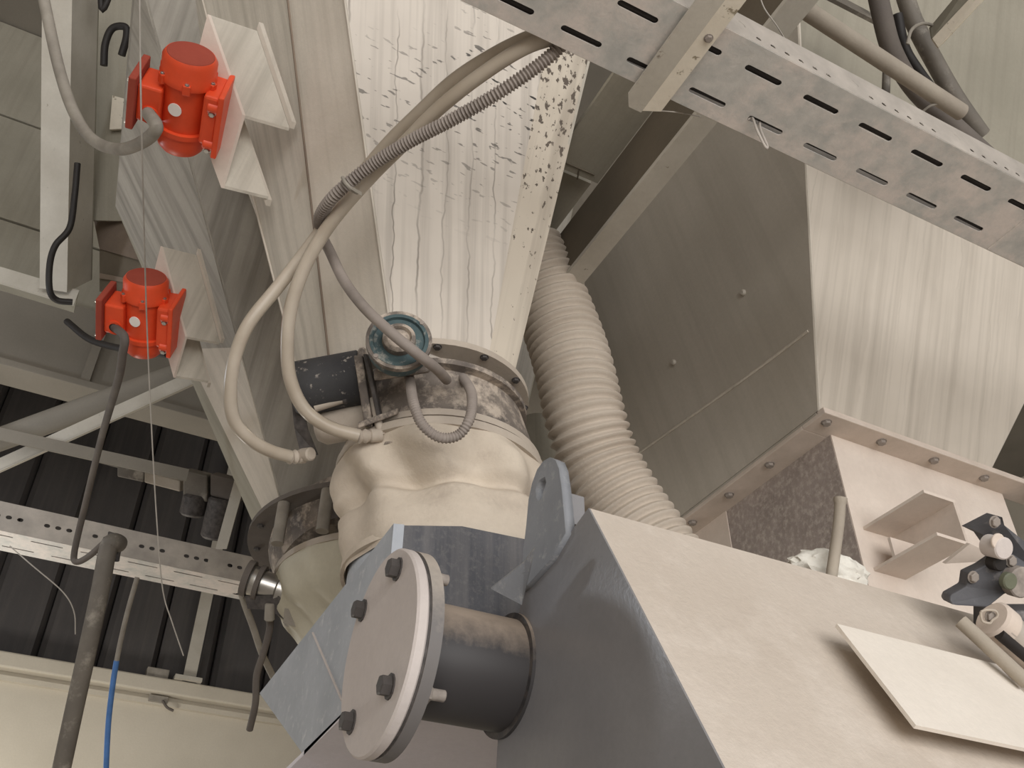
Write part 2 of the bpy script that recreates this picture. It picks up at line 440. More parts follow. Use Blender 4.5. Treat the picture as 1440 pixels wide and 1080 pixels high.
# the ledge beam the column stands on
a, b = P(-260, 318, 3.9), P(104, 428, 3.72)
d_ = (b-a)
t = thing('ledge_beam', 'white angle beam under the chipped white column', 'beam', b)
obox('front_leg', a, d_, (0, 0, .075), (0, .012, 0), M['white_steel'], t)
obox('top_leg', a+V((0, .012, .063)), d_, (0, .12, 0), (0, 0, .012), M['grey_green'], t)
# brownish bracket plate filling the corner between the column and the hopper
t = thing('corner_platform', 'small brownish platform between the white column and the vibrator hopper', 'platform', P(150, 360, 3.6))
prism('deck', [P(128, 290, 4.05), P(170, 298, 3.95), P(196, 366, 3.80), P(140, 350, 3.95)], (0, .01, .02), M['rust'], t)
prism('edge_beam', [P(140, 350, 3.96), P(205, 368, 3.80), P(240, 404, 3.77), P(240, 418, 3.76), P(140, 410, 3.94)], W*.05, M['beam_dark'], t)
prism('edge_beam_lip', [P(140, 384, 3.92), P(236, 402, 3.75), P(238, 408, 3.75), P(140, 391, 3.92)], W*.02, M['rust'], t)
obox('lit_edge_strip', P(130, 290, 4.03), P(164, 297, 3.94)-P(130, 290, 4.03), (0, 0, .03), (0, .01, 0), M['strut_edge'], t)  # pale colour paints the light caught by this edge
# pale plate stands in for a small opening with light beyond
t = thing('gap_light_plate', 'small white square standing in for a bright opening beside the red vibrator', 'plate', P(166, 180, 3.87))
prism('face', [P(158, 134, 3.87), P(179, 140, 3.87), P(172, 181, 3.87), P(154, 182, 3.87)], W*.02, M['strut_edge'], t)
prism('backing_sheet', [P(110, -60, 3.9), P(215, -60, 3.9), P(205, 310, 3.9), P(95, 310, 3.9)], W*.02, M['grey_green'], t)
# round brace and angle below it
tag(tube('brace_pipe', [P(-160, 676, 3.75), P(60, 596, 3.7), P(300, 510, 3.65)], .046, M['panel'], None, 16, 2),
    'thick grey diagonal brace pipe crossing below the lower red vibrator', 'brace')
a, b = P(-140, 724, 3.6), P(330, 512, 3.5)
t = thing('brace_angle', 'pale diagonal steel angle running beneath the thick brace pipe', 'brace', a)
obox('front_leg', a, b-a, U*.045, W*.006, M['white_steel'], t)
obox('lower_leg', a-U*.004, b-a, W*.05, U*.006, M['white_steel'], t)
a, b = P(-120, 592, 3.40), P(262, 676, 3.50)
t = thing('horizontal_angle', 'grey horizontal angle rail in front of the diagonal braces', 'rail', a)
obox('front_leg', a, b-a, (0, 0, .05), (0, .006, 0), M['panel'], t)
obox('top_leg', a+V((0, .006, .044)), b-a, (0, .05, 0), (0, 0, .006), M['panel'], t)

# ================================================================== HOPPERS
h1 = thing('cement_hopper', 'cream hopper with dark drip streaks on its front above the cream fabric sleeve', 'hopper', (.56, 1.5, 2.87))
ZT = 3.78
def ext(a, b, z=ZT): return a+(b-a)*((z-a.z)/(b.z-a.z))
E0 = (V((.715, 1.345, 2.86)), V((.722, .99, 3.508)))
ES = (V((.645, 1.331, 2.86)), V((.612, 1.00, 3.49)))
E1 = (V((.41, 1.312, 2.868)), V((.181, 1.063, 3.364)))
E2 = (P(463, 505, 1.91), P(405, 0, 1.99))
E3 = (P(416, 512, 2.03), P(290, 20, 2.2))
EB = (V((.42, 1.71, 2.86)), V((.06, 1.69, 3.6)))
EC = (V((.70, 1.68, 2.86)), V((.72, 1.62, 3.6)))
ED = [E0, ES, E1, E2, E3, EB, EC]
lo = [ext(*e, 2.79) for e in ED[:5]]+[V((.46, 1.70, 2.79)), V((.70, 1.66, 2.79))]; hi = [ext(*e) for e in ED]
for i, (nm, mt) in enumerate([('edge_panel', 'cream_spots'), ('front_panel', 'cream_front'), ('corner_panel', 'cream'), ('side_panel', 'cream_side'),
                              ('back_panel', 'cream_side'), ('back_panel', 'cream_side'), ('side_panel', 'cream_side')]):
    j = (i+1) % 7
    n = (lo[j]-lo[i]).cross(hi[i]-lo[i]).normalized()
    cen = sum(lo, V())/7
    if n.dot(lo[i]-cen) > 0: n = -n
    # sheets split in strips so that twisted faces stay smooth
    vs_, fs = [], []
    for q in range(9):
        tq = q/8; vs_ += [lo[i].lerp(hi[i], tq), lo[j].lerp(hi[j], tq)]
    k0 = len(vs_); vs_ += [v+n*.006 for v in vs_]
    for q in range(8):
        a = 2*q; fs.append((a, a+1, a+3, a+2)); fs.append((a+k0, a+2+k0, a+3+k0, a+1+k0))
        fs.append((a, a+2, a+2+k0, a+k0)); fs.append((a+1, a+1+k0, a+3+k0, a+3))
    fs += [(0, k0, k0+1, 1), (16, 17, 17+k0, 16+k0)]
    ob = poly(nm, vs_, fs, M[mt], h1, True)
    uvl = ob.data.uv_layers[0]; wid = (lo[i]-lo[j]).length; wit = (hi[i]-hi[j]).length; hgt = (hi[i]-lo[i]).length
    for pg in ob.data.polygons:
        for li in pg.loop_indices:
            vi = ob.data.loops[li].vertex_index % k0
            uvl.data[li].uv = (i*3.1+(vi % 2-.5)*(wid+(wit-wid)*(vi//2)/8), (vi//2)/8*hgt)
prism('top_plate', hi, (0, 0, .006), M['cream_side'], h1)
for e, r, mm in ((E1, .003, 'cream'), (E2, .0028, 'rust'), (E3, .003, 'cream')):
    tube('weld_seam', [ext(*e, 2.79), ext(*e)], r, M[mm], h1, 6, 1)

h2 = thing('cement_hopper', 'grey streaked hopper carrying both red vibrators, behind the drip-streaked hopper', 'hopper', (.66, 2.4, 2.9))
L2b, L2t = V((.461, 2.191, 2.908)), V((-.22, 1.664, 3.962))
L2m = L2b.lerp(L2t, .63)
S2 = P(372, 716, 2.58)
S1 = OPL(165, 290, L2b, (L2t-L2b).cross(S2-L2b).normalized()); S0 = P(192, -40, (S1-CAM).dot(W)*1.06)
L2T = L2b.lerp(L2t, 1.06)
FRb, FRt = V((1.08, 2.191, 2.908)), V((1.1, L2T.y, L2T.z))
BRb, BRt = V((1.08, 2.66, 2.908)), V((1.1, 3.0, L2T.z))
S3 = V((.60, 2.66, 2.908)); S4 = P(225, 290, 3.15); S5 = P(250, -40, 3.2)
ST = V((S0.x, S0.y, L2T.z)) + (S0-S1)*.0
def sheet(nm, pts, mt, par, th=.006):
    n = (V(pts[1])-V(pts[0])).cross(V(pts[2])-V(pts[0])).normalized()
    return prism(nm, pts, n*th, M[mt], par)
sheet('front_panel', [L2b, FRb, FRt, L2T], 'groove', h2)
L2k = L2b.lerp(L2t, .30); Sk = S2.lerp(S1, .50)
sheet('lit_lower_side_panel', [L2b, L2k, Sk, S2], 'cream', h2)  # cream colour stands in for stronger light on the lower strip
sheet('middle_side_panel', [L2k, L2m, S1, Sk], 'groove', h2)
sheet('upper_side_panel', [L2m, L2T, S1], 'groove', h2)
sheet('upper_side_panel', [L2T, S0, S1], 'groove', h2)
sheet('back_side_panel', [S2, S1, S4, S3], 'grey_green', h2); sheet('back_side_panel', [S1, S0, S5, S4], 'grey_green', h2)
sheet('back_panel', [S3, S5, BRt, BRb], 'grey_green', h2); sheet('side_panel', [FRb, BRb, BRt, FRt], 'grey_green', h2)
tube('weld_seam', [L2b, L2T], .004, M['groove'], h2, 6, 1)
prism('outlet_plate', [L2b+V((.01, .01, .004)), FRb+V((-.01, .01, .004)), BRb+V((-.01, -.01, .004)), S3+V((.01, -.01, .004)), S2+V((.03, .0, .03))], (0, 0, .005), M['groove'], h2)
tube('weld_seam', [S1, S2], .004, M['cream'], h2, 6, 1)
tube('weld_seam', [P(207, -20, 2.63), P(236, 95, 2.60)], .003, M['rust'], h2, 6, 1)

h3 = thing('cement_hopper', 'pale wide hopper with a brown-grey shaded side, bolted to a flanged box', 'hopper', (1.9, 1.7, 3.03))
b0, b1, b2, b3 = V((1.58, 1.365, 3.03)), V((2.18, 1.365, 3.03)), V((2.18, 2.45, 3.03)), V((1.58, 2.45, 3.03))
zt = 4.45; dz = zt-3.03
t0, t1 = V((1.58-.267*dz, 1.365-.5*dz, zt)), V((2.18+.53*dz, 1.365-.5*dz, zt))
t2, t3 = V((2.18+.53*dz, 3.1, zt)), V((1.58-.267*dz, 2.9, zt))
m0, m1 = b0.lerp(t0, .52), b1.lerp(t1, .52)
sheet('front_panel', [b0, b1, m1, m0], 'hop3_front', h3)
sheet('upper_shaded_panel', [m0, m1, t1, t0], 'grey_green', h3)  # same hopper face; grey-green colour stands in for shade under the deck
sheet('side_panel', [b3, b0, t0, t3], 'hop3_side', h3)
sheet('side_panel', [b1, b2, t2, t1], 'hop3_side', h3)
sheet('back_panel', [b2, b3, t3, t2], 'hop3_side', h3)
tube('weld_seam', [b0, t0], .006, M['cream'], h3, 8, 1)
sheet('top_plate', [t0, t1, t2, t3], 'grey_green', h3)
def onp(px, py, a, b, c): return OPL(px, py, a, (b-a).cross(c-a).normalized())
q0 = b0.lerp(t0, .12)
tube('weld_seam', [onp(*q, b0, t0, t3)+V((-.006, 0, -.0016)) for q in ((1139, 466), (1040, 540), (880, 652), (760, 740))], .0045, M['cream'], h3, 6, 2)
tube('weld_seam', [onp(1150, 502, b0, t0, t1), onp(1290, 548, b0, t0, t1), onp(1406, 590, b0, t0, t1)], .0022, M['hop3_front'], h3, 6, 2)
for px, py in ((1048, 412), (950, 510)):
    pp = onp(px, py, b0, t0, t3); cyl('weld_stud', pp, (-1, 0, -.27), .009, .014, M['hop3_side'], h3, 10, .003)

fl = thing('hopper_flange', 'dusty pink bolted angle flange around the mouth of the pale hopper', 'flange', (1.6, 1.36, 3.0))
box('front_bar', (1.568, 1.338, 3.004), (2.42, 1.42, 3.016), M['flange3'], fl, .002)
box('side_bar', (1.568, 1.42, 3.004), (1.65, 2.48, 3.016), M['flange3'], fl, .002)
box('upper_front_bar', (1.575, 1.345, 3.0165), (2.42, 1.37, 3.029), M['flange3'], fl, .002)
box('upper_side_bar', (1.575, 1.372, 3.0165), (1.60, 2.48, 3.029), M['hop3_side'], fl, .002)
for xb in (1.599, 1.783, 1.969, 2.156, 2.34): bolt((xb, 1.368, 3.004), (0, 0, -1), .011, M['bolt_dust'], fl)
for yb in (1.585, 1.758, 1.93, 2.11, 2.30): bolt((1.597, yb, 3.004), (0, 0, -1), .011, M['bolt_dust'], fl)

lb = thing('flanged_box', 'dusty square discharge box under the bolted flange, channel bracket on its front', 'box', (1.9, 1.6, 2.2))
X0, X1, Y0, Y1 = 1.648, 2.27, 1.405, 1.86
box('front_panel', (X0, Y0, 2.15), (X1, Y0+.008, 3.004), M['lower_front'], lb)
box('side_panel', (X0-.001, Y0+.003, 2.15), (X0+.007, Y1, 3.004), M['lower_side'], lb)
box('side_strip', (X0-.004, 1.835, 2.15), (X0+.006, 2.47, 3.004), M['lower_front'], lb)
box('side_panel', (X1-.008, Y0+.008, 2.15), (X1, Y1, 3.004), M['lower_side'], lb)
box('back_panel', (X0, Y1-.008, 2.15), (X1, Y1, 3.004), M['lower_front'], lb)
# U channel standing out of the front
r1 = ON(1214, 743, 1, Y0); 
def onxz(px, py, p):          # the point of the ray closest to a line along -Y through p
    best = None
    for i in range(400):
        q = V((p.x, p.y-.002*i, p.z)); v = q-CAM; d = v.dot(W); sx, sy = 720+F*v.dot(R)/d, 540-F*v.dot(U)/d
        e = (sx-px)**2+(sy-py)**2
        if best is None or e < best[0]: best = (e, q)
    return best[1]
tip = onxz(1301, 693, r1)
Lch = r1.y-tip.y
kx = ON(1344, 708, 1, tip.y).x; zb = ON(1367, 764, 1, tip.y).z
zt_ = r1.z; xa = r1.x
ch = thing('channel_bracket', 'dusty pink U-channel bracket standing out of the flanged box front', 'bracket', (xa, Y0, zb))
box('top_flange', (xa, tip.y, zt_-.004), (kx, Y0+.004, zt_+.004), M['lower_front'], ch)
box('web', (kx-.008, tip.y, zb), (kx, Y0+.004, zt_-.004), M['flange3'], ch)
box('bottom_flange', (xa, tip.y, zb-.008), (kx, Y0+.004, zb), M['lower_front'], ch)
box('gusset', (xa+.01, Y0-.06, zb), (kx-.008, Y0-.052, zt_-.05), M['lower_front'], ch)

# ================================================================== DECK BEAM behind the tray
t = thing('deck_beam', 'brown shaded beam with a pale bottom flange beside the shaded hopper side', 'beam', (.89, 1.2, 3.2))
box('bottom_flange', (.865, -.4, 3.196), (.915, 1.44, 3.208), M['white_steel'], t)
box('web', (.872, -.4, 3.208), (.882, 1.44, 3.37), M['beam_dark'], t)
t = thing('deck_plate', 'grey-green deck plate tucked beside the spotted hopper edge', 'deck plate', (.8, 1.0, 3.36))
box('plate', (.745, .2, 3.372), (.871, 1.235, 3.384), M['grey_green'], t)
t2_ = tag(box('deck_plate', (.745, 1.262, 3.40), (.871, 1.72, 3.412), M['grey_green']), 'grey-green deck plate above the top of the ribbed hose', 'deck plate')
for (p, q) in (((796, 229), (836, 246)), ((814, 239), (812, 252))):
    tube('seam_line', [ON(p[0], p[1], 2, 3.371), ON(q[0], q[1], 2, 3.371)], .002, M['beam_dark'], t, 6, 1)

# ================================================================== TOP CABLE TRAY
ty0, ty1, tz = .578, .724, 2.935
tr = thing('cable_tray', 'galvanised perforated cable tray with two rows of slots overhead', 'cable tray', (1.0, .65, tz))
xs, xe = -.6, 2.4
holes = []
i = -11
while True:
    xc = .775+.1195*i
    if xc > xe-.06: break
    if xc > xs+.05: holes.append(stadium(xc-xs, .618-ty0, .072, .0105))
    xc2 = xc-.0545
    if xs+.05 < xc2 < xe-.06: holes.append(stadium(xc2-xs, .693-ty0, .072, .0105))
    i += 1
holed('tray_bottom', [(0, 0), (xe-xs, 0), (xe-xs, ty1-ty0), (0, ty1-ty0)], holes, .002, (xs, ty0, tz), (1, 0, 0), (0, 1, 0), M['galv'], tr)
sh = []
i = -8
while .736+.2345*i < xe-.2:
    for k in range(6):
        xc = .736+.2345*i+k*.0285
        if xs+.03 < xc < xe-.03: sh.append(stadium(xc-xs, .016, .011, .007, 4))
    xc = .700+.2345*i
    if xs+.05 < xc < xe-.05: sh.append([(xc-xs+.014*math.cos(a), .028+.014*math.sin(a)) for a in [.2+.16*q for q in range(9)]]+[(xc-xs+.0118*math.cos(a), .028+.0118*math.sin(a)) for a in [1.48-.16*q for q in range(9)]])
    i += 1
holed('tray_side', [(0, 0), (xe-xs, 0), (xe-xs, .066), (0, .066)], sh, .002, (xs, ty0, tz), (1, 0, 0), (0, 0, 1), M['galv_dull'], tr)
box('tray_side', (xs, ty1-.001, tz), (xe, ty1+.001, tz+.066), M['galv_dull'], tr)
box('joint_plate', (1.40, ty0+.045, tz-.0035), (1.62, ty1-.002, tz-.0012), M['galv'], tr)
# cables lying in the tray
for yy, rr, lab in ((.62, .011, 'thick black cable seen through the upper slot row of the overhead tray'), (.655, .007, 'slim black cable lying between the slot rows of the overhead tray'), (.690, .010, 'thick black cable seen through the lower slot row of the overhead tray')):
    tag(tube('tray_cable', [(xs, yy, tz+.002+rr), (.2, yy+.006, tz+.002+rr), (1.0, yy-.004, tz+.002+rr), (1.7, yy+.004, tz+.002+rr), (xe, yy, tz+.002+rr)], rr, M['rubber'], None, 8, 5),
        lab, 'cable', 'cables in the overhead tray')
# hanger strut (angle) under the tray
st = thing('tray_strut', 'cream angle strut crossing under the overhead cable tray', 'strut', (.64, .75, 2.92))
za = 2.928
prism('bottom_leg', [(.636, .758, za), (.664, .745, za), (.664, -.3, za), (.636, -.3, za)], (0, 0, -.004), M['strut_edge'], st)
prism('side_leg', [(.636, .762, za), (.636, -.3, za), (.598, -.3, za), (.598, .742, za), (.612, .762, za)], (0, 0, -.004), M['white_steel'], st)
bolt((.652, .60, za-.004), (0, 0, -1), .006, M['bolt_dust'], st)
# wire hook in one slot
tag(tube('wire_hook', [ON(1052, 168, 2, tz), P(1058, 166, 1.60), P(1064, 182, 1.575), P(1076, 206, 1.57), P(1079, 205, 1.575), P(1070, 184, 1.59), P(1068, 172, 1.61)], .0022, M['galv_dull'], None, 8, 6),
    'bent wire hook poking out of a slot in the overhead tray', 'hook')

# ================================================================== PIPES top right, behind the tray
tag(tube('conduit', [P(1020, -60, 1.95), P(1352, 158, 2.2)], .0195, M['conduit'], None, 16, 1), 'dusty straight conduit with an open end above the tray', 'conduit')
tag(tube('flat_hose', [P(1228, -40, 2.2), P(1240, 20, 2.2), P(1256, 75, 2.22), P(1290, 130, 2.26), P(1345, 180, 2.3), P(1400, 230, 2.3)], .0225, M['hose_dark'], None, 14, 8), 'wide grey-violet hose bending behind the dusty conduit', 'hose')
tag(tube('drop_pipe', [P(1262, -40, 2.32), P(1285, 30, 2.32), P(1316, 90, 2.32), P(1345, 140, 2.32), P(1380, 190, 2.34)], .0215, M['pipe_dark'], None, 14, 6), 'dark grey pipe tied beside the cream angle bracket', 'pipe')
tag(tube('rubber_hose', [P(1262, 20, 2.26), P(1272, 66, 2.26), P(1292, 100, 2.27), P(1322, 140, 2.3)], .012, M['rubber'], None, 10, 6), 'thin black hose squeezed between the grey pipes above the tray', 'hose')
tag(tube('stub_pipe', [P(1247, 95, 2.22), P(1245, 150, 2.2)], .0095, M['pipe_dark'], None, 12, 1), 'short vertical stub of thin pipe standing behind the tray edge', 'pipe')
tag(tube('cable_tie', [P(1276, 62, 2.22), P(1282, 42, 2.22), P(1298, 33, 2.22), P(1316, 37, 2.24)], .004, M['cable_grey'], None, 8, 6), 'pale tie looped over the dark grey pipe', 'cable tie')
tag(tube('cable_tie', [P(1296, 158, 2.18), P(1308, 149, 2.17), P(1322, 145, 2.17)], .003, M['cable_grey'], None, 8, 6), 'pale tie under the open end of the dusty conduit', 'cable tie')
t = thing('angle_bracket', 'peeling cream angle bracket pointing at the dark grey pipe', 'bracket', P(1315, 60, 2.2))
a, b = P(1312, 55, 2.2), P(1400, -30, 2.05)
prism('lower_leg', [P(1311, 54, 2.2), P(1320, 67, 2.2), P(1326, 62, 2.19), P(1440, -60, 2.05), P(1418, -60, 2.05)], W*.006, M['strut_edge'], t)
prism('side_leg', [P(1308, 38, 2.24), P(1311, 54, 2.2), P(1418, -60, 2.05), P(1390, -60, 2.09)], W*.006, M['grey_green'], t)
a, b = P(1085, -30, 2.1), P(1200, 30, 2.25)
tag(bar('crossbar', P(1100, -40, 2.25), P(1235, 30, 2.42), (0, 0, .035), (0, .01, 0), M['pipe_dark']), 'dark crossbar behind the dusty conduit', 'bar')

# ================================================================== BUTTERFLY VALVE 1 and its fabric sleeve
def fold_sleeve(name, rings, mat, parent, seg=64, amp=.012, seed=0, nf=9):
    """rings: (centre, radius, fold amount); soft fabric tube with irregular folds"""
    bm = bmesh.new(); rr = []
    # resample rings smoothly
    cs = spline([r[0] for r in rings], 6); rad = []
    for i in range(len(rings)-1):
        for k in range(6):
            t = k/6; t2 = t*t*(3-2*t)
            rad.append((rings[i][1]+(rings[i+1][1]-rings[i][1])*t2, rings[i][2]+(rings[i+1][2]-rings[i][2])*t))
    rad.append(rings[-1][1:])
    for c, (r, f) in zip(cs, rad):
        row = []
        for k in range(seg):
            a = 2*PI*k/seg
            d = V((math.cos(a), math.sin(a), 0))
            w = noise.noise(V((math.cos(a)*2.2+seed, math.sin(a)*2.2, c.z*9)))*1.2 + math.sin(a*nf+c.z*14+seed)*.5
            row.append(bm.verts.new(c+d*(r+f*amp*w)+V((0, 0, f*amp*.8*noise.noise(V((a*1.3, seed, c.z*5)))))))
        rr.append(row)
    for a, b in zip(rr, rr[1:]):
        for k in range(seg): bm.faces.new([a[k], a[(k+1) % seg], b[(k+1) % seg], b[k]])
    return link(name, tomesh(bm, name), mat, parent, True)

DN = V((0, 0, -1)); UP = V((0, 0, 1))
c_top = V((.600, 1.495, 2.815)); c_mid = V((.61, 1.50, 2.70)); c_cl = V((.628, 1.515, 2.635))
v1 = thing('butterfly_valve', 'dust-caked butterfly valve with a teal round cover under the drip-streaked hopper', 'valve', c_mid)
ring('top_flange', c_top, DN, .14, .193, .014, M['clamp'], v1, 56)
lathe('body', c_top-UP*.014, (c_cl-c_top), [(.15, 0), (.172, .01), (.174, .05), (.182, .085), (.19, .12), (.192, .165), (.14, .166)], M['valve'], v1, 56)
ring('lower_flange', c_top-UP*.045, DN, .16, .188, .012, M['valve'], v1, 56)
ring('bottom_flange', c_cl+UP*.026, DN, .16, .203, .014, M['clamp'], v1, 56)
for k in range(12):
    a = 2*PI*k/12+.12
    bolt(c_top+V((math.cos(a), math.sin(a), 0))*.184-UP*.014, DN, .007, M['bolt_dark'], v1)
for k in range(10):
    a = 2*PI*k/10+.3
    bolt(c_cl+V((math.cos(a), math.sin(a), 0))*.1945+UP*.012, DN, .0055, M['bolt_dust'], v1)
# teal round position cover facing the camera
dc = P(561, 480, 1.70); dax = (CAM-dc).normalized()*.86+V((-.03, -.05, .42)); dax.normalize()
x_, y_, z_ = frame(dax)
rc_ = lathe('round_cover', dc-z_*.04, z_, [(.0, 0), (.05, 0), (.055, .012), (.0555, .04), (.052, .047), (.046, .047), (.044, .041), (0, .041)], M['teal'], v1, 40)
ring('cover_rim', dc-z_*.006, z_, .0475, .0585, .012, M['valve'], rc_, 40)
lathe('cover_hub', dc, z_, [(.0, 0), (.030, 0), (.029, .014), (.022, .018), (.019, .010), (0, .010)], M['valve'], rc_, 28)
for k in range(4):
    a = PI/4+k*PI/2; bolt(dc+(x_*math.cos(a)+y_*math.sin(a))*.053+z_*.006, z_, .0045, M['bolt_dust'], rc_)
obox('cover_neck', dc-z_*.06-x_*.035-y_*.035, x_*.07, y_*.07, z_*.03, M['valve'], v1, .006)
# bracket arms between cover and body
bar('bracket_arm', P(505, 500, 1.78), P(520, 600, 1.80), R*.016, W*.03, M['valve'], v1, .003)
bar('bracket_arm', P(515, 498, 1.77), P(535, 590, 1.79), R*.008, W*.03, M['bolt_dark'], v1, .002)
bar('bracket_foot', P(505, 598, 1.79), P(560, 578, 1.78), U*.012, W*.03, M['valve'], v1, .003)
bar('bracket_top', P(528, 528, 1.76), P(604, 516, 1.77), U*.02, W*.05, M['valve'], v1, .005)

ac = thing('pneumatic_actuator', 'dark speckled actuator cylinder on the left side of the dusty valve', 'actuator', P(465, 560, 1.86))
cyl('cylinder', P(512, 530, 1.86), P(414, 548, 1.86)-P(512, 530, 1.86), .054, .137, M['act_dark'], ac, 36, .006)
cyl('end_cap', P(512, 530, 1.86), P(512, 530, 1.86)-P(414, 548, 1.86), .057, .012, M['valve'], ac, 36, .003)
lathe('spring_body', P(515, 588, 1.87), P(432, 608, 1.87)-P(515, 588, 1.87), [(0, 0), (.034, 0), (.036, .02), (.033, .085), (.022, .10), (0, .10)], M['clamp'], ac, 28)
tube('tie_rod', [P(443, 573, 1.83), P(482, 561, 1.83)], .009, M['clamp'], ac, 10, 1)
cyl('tie_rod_end', P(482, 561, 1.83), R, .010, .010, M['bolt_dark'], ac, 12, .002)
prism('end_bracket', [P(408, 545, 1.85), P(419, 545, 1.85), P(432, 605, 1.84), P(446, 640, 1.84), P(424, 645, 1.84), P(414, 602, 1.85)], W*.012, M['bolt_dark'], ac)
cyl('port', P(424, 640, 1.83), V((.3, -.6, -.2)), .013, .03, M['clamp'], ac, 14, .003)
lathe('hose_barb', P(428, 642, 1.83), P(400, 643, 1.80)-P(428, 642, 1.83), [(0, 0), (.013, 0), (.013, .012), (.010, .014), (.014, .02), (.010, .026), (.014, .032), (.010, .038), (0, .04)], M['clamp'], ac, 16)
lathe('hose_barb', P(536, 612, 1.78), P(500, 614, 1.76)-P(536, 612, 1.78), [(0, 0), (.013, 0), (.013, .02), (.010, .022), (.014, .03), (.010, .036), (.014, .042), (.010, .046), (0, .048)], M['clamp'], ac, 16)
tube('elbow', [P(538, 612, 1.78), P(533, 598, 1.785), P(524, 560, 1.80)], .008, M['clamp'], ac, 10, 5)

s1 = thing('fabric_sleeve', 'cream fabric sleeve creased into folds between the dusty valve and the grey chute', 'sleeve', (.68, 1.49, 2.44))
fold_sleeve('fabric', [(c_cl-UP*.002, .200, .0), (c_cl-UP*.018, .209, .5), (V((.638, 1.515, 2.585)), .215, 1.3), (V((.646, 1.515, 2.55)), .207, 1.6),
    (V((.652, 1.515, 2.522)), .188, 1.4), (V((.656, 1.512, 2.498)), .207, 1.2), (V((.654, 1.508, 2.455)), .210, .7), (V((.650, 1.50, 2.425)), .202, .5), (V((.648, 1.495, 2.395)), .194, .3)], M['boot'], s1, 96, .017, 3.1)
ring('clamp_band', c_cl+UP*.004, DN, .198, .210, .017, M['clamp'], s1, 60)
bolt(P(492, 652, 1.86), -R*.4-W, .006, M['bolt_dark'], s1)
ring('lower_band', V((.649, 1.498, 2.418)), DN, .194, .201, .014, M['boot'], s1, 60)

# ================================================================== CHUTE
ch = thing('discharge_chute', 'blue-grey steel chute below the cream sleeve, behind the blind flange', 'chute', (.6, 1.5, 2.11))
XC = .452
A = ON(553, 737, 0, XC); B = ON(365, 975, 0, XC); Cc = ON(427, 1062, 0, XC); D = V((XC, 1.30, 2.11))
prism('side_plate', [A, B, Cc, V((XC, 1.42, 2.11)), D, V((XC, 1.285, 2.2))], (.008, 0, 0), M['grey_blue'], ch)
tube('fold_line', [ON(440, 890, 0, XC-.001), ON(481, 985, 0, XC-.001)], .0022, M['disc_dust'], ch, 6, 1)
YF = A.y
prism('front_plate', [(XC+.008, YF, 2.105), (.86, YF, 2.105), (.86, YF, 2.43), ON(757, 762, 1, YF), ON(650, 740, 1, YF), (XC+.008, YF, A.z)], (0, .008, 0), M['dark_dusty'], ch)
prism('corner_strip', [A+V((0, -.002, 0)), A+V((.018, -.002, .003)), V((XC+.018, YF-.002, 2.2)), V((XC, YF-.002, 2.2))], (0, .003, 0), M['grey_blue'], ch)
prism('bottom_plate', [(XC, YF, 2.11), (.86, YF, 2.11), (.86, 1.95, 2.06), ON(398, 1090, 2, 2.085), Cc], (0, 0, .008), M['grey_light'], ch)
box('back_plate', (.72, 1.9, 2.1), (.86, 1.908, 2.40), M['grey_blue'], ch)
# round collar that the sleeve sits on
lathe('collar', V((.648, 1.495, 2.30)), UP, [(.178, 0), (.188, .0), (.188, .115), (.178, .115)], M['grey_blue'], ch, 48, closed=True)

# ================================================================== SLOPED HOOD (tank)
SX = 1.3
p1 = P(830, 715, SX); XT = p1.x
p2 = ON(1020, 1080, 0, XT); sl = (p2-p1)
nS = V((1, 0, 0)).cross(sl).normalized()
if nS.dot(CAM-p1) < 0: nS = -nS                       # outward
def SP(px, py, off=0): return OPL(px, py, p1+nS*off, nS)
XR = 2.05
p3 = p1+sl*1.9
tk = thing('mixer_hood', 'sloped hood with a beige dust-covered front and glossy grey side', 'hood', (1.2, 1.0, p3.z))
prism('sloped_front', [p1, V((XR, p1.y, p1.z)), V((XR, p3.y, p3.z)), p3], -nS*.008, M['tank_dust'], tk)
F_ = lambda px, py: ON(px, py, 0, XT)
lowL = F_(704, 1015); 
prism('side_plate', [p1, F_(806, 748), F_(770, 762), F_(752, 776), F_(742, 820), F_(728, 880), F_(714, 950), lowL, F_(700, 1090), V((XT, lowL.y-.02, p3.z)), p3], (-.003, 0, 0), M['grey_paint'], tk)
box('top_plate', (XT+.006, p1.y, p1.z-.008), (XR, p1.y+.16, p1.z), M['tank_dust'], tk)
box('back_plate', (XT+.05, p1.y+.152, p3.z), (XR, p1.y+.16, p1.z-.008), M['grey_paint'], tk)
# lifting lug
lg = thing('lifting_lug', 'grey lifting lug with a slot on the corner of the sloped hood', 'lug', F_(780, 745))
O = F_(775, 745); ey_ = V((0, 0, 1)); ex_ = V((0, -1, 0))
def L2(px, py): q = F_(px, py)-O; return (q.dot(ex_), q.dot(ey_))
out = [L2(*p) for p in [(736, 838), (744, 795), (750, 740), (753, 705), (758, 682), (765, 663), (774, 651), (783, 646), (791, 650), (796, 662), (800, 690), (803, 720), (806, 752), (784, 790), (752, 825)]]
slot = [L2(*p) for p in [(764, 702), (763, 690), (768, 678), (776, 673), (778, 681), (775, 692), (771, 704), (767, 708)]]
holed('lug_plate', out, [slot], .016, O+V((-.004, 0, 0)), ex_, ey_, M['lug_grey'], lg)
prism('lug_foot', [P(690, 828, 1.34), P(734, 851, 1.30), P(746, 802, 1.28), P(752, 770, 1.28), P(738, 790, 1.30)], W*.01, M['lug_grey'], lg)
box('lug_rib', (XT+.006, O.y-.03, O.z+.0), (XT+.04, O.y-.024, O.z+.05), M['grey_paint'], lg)

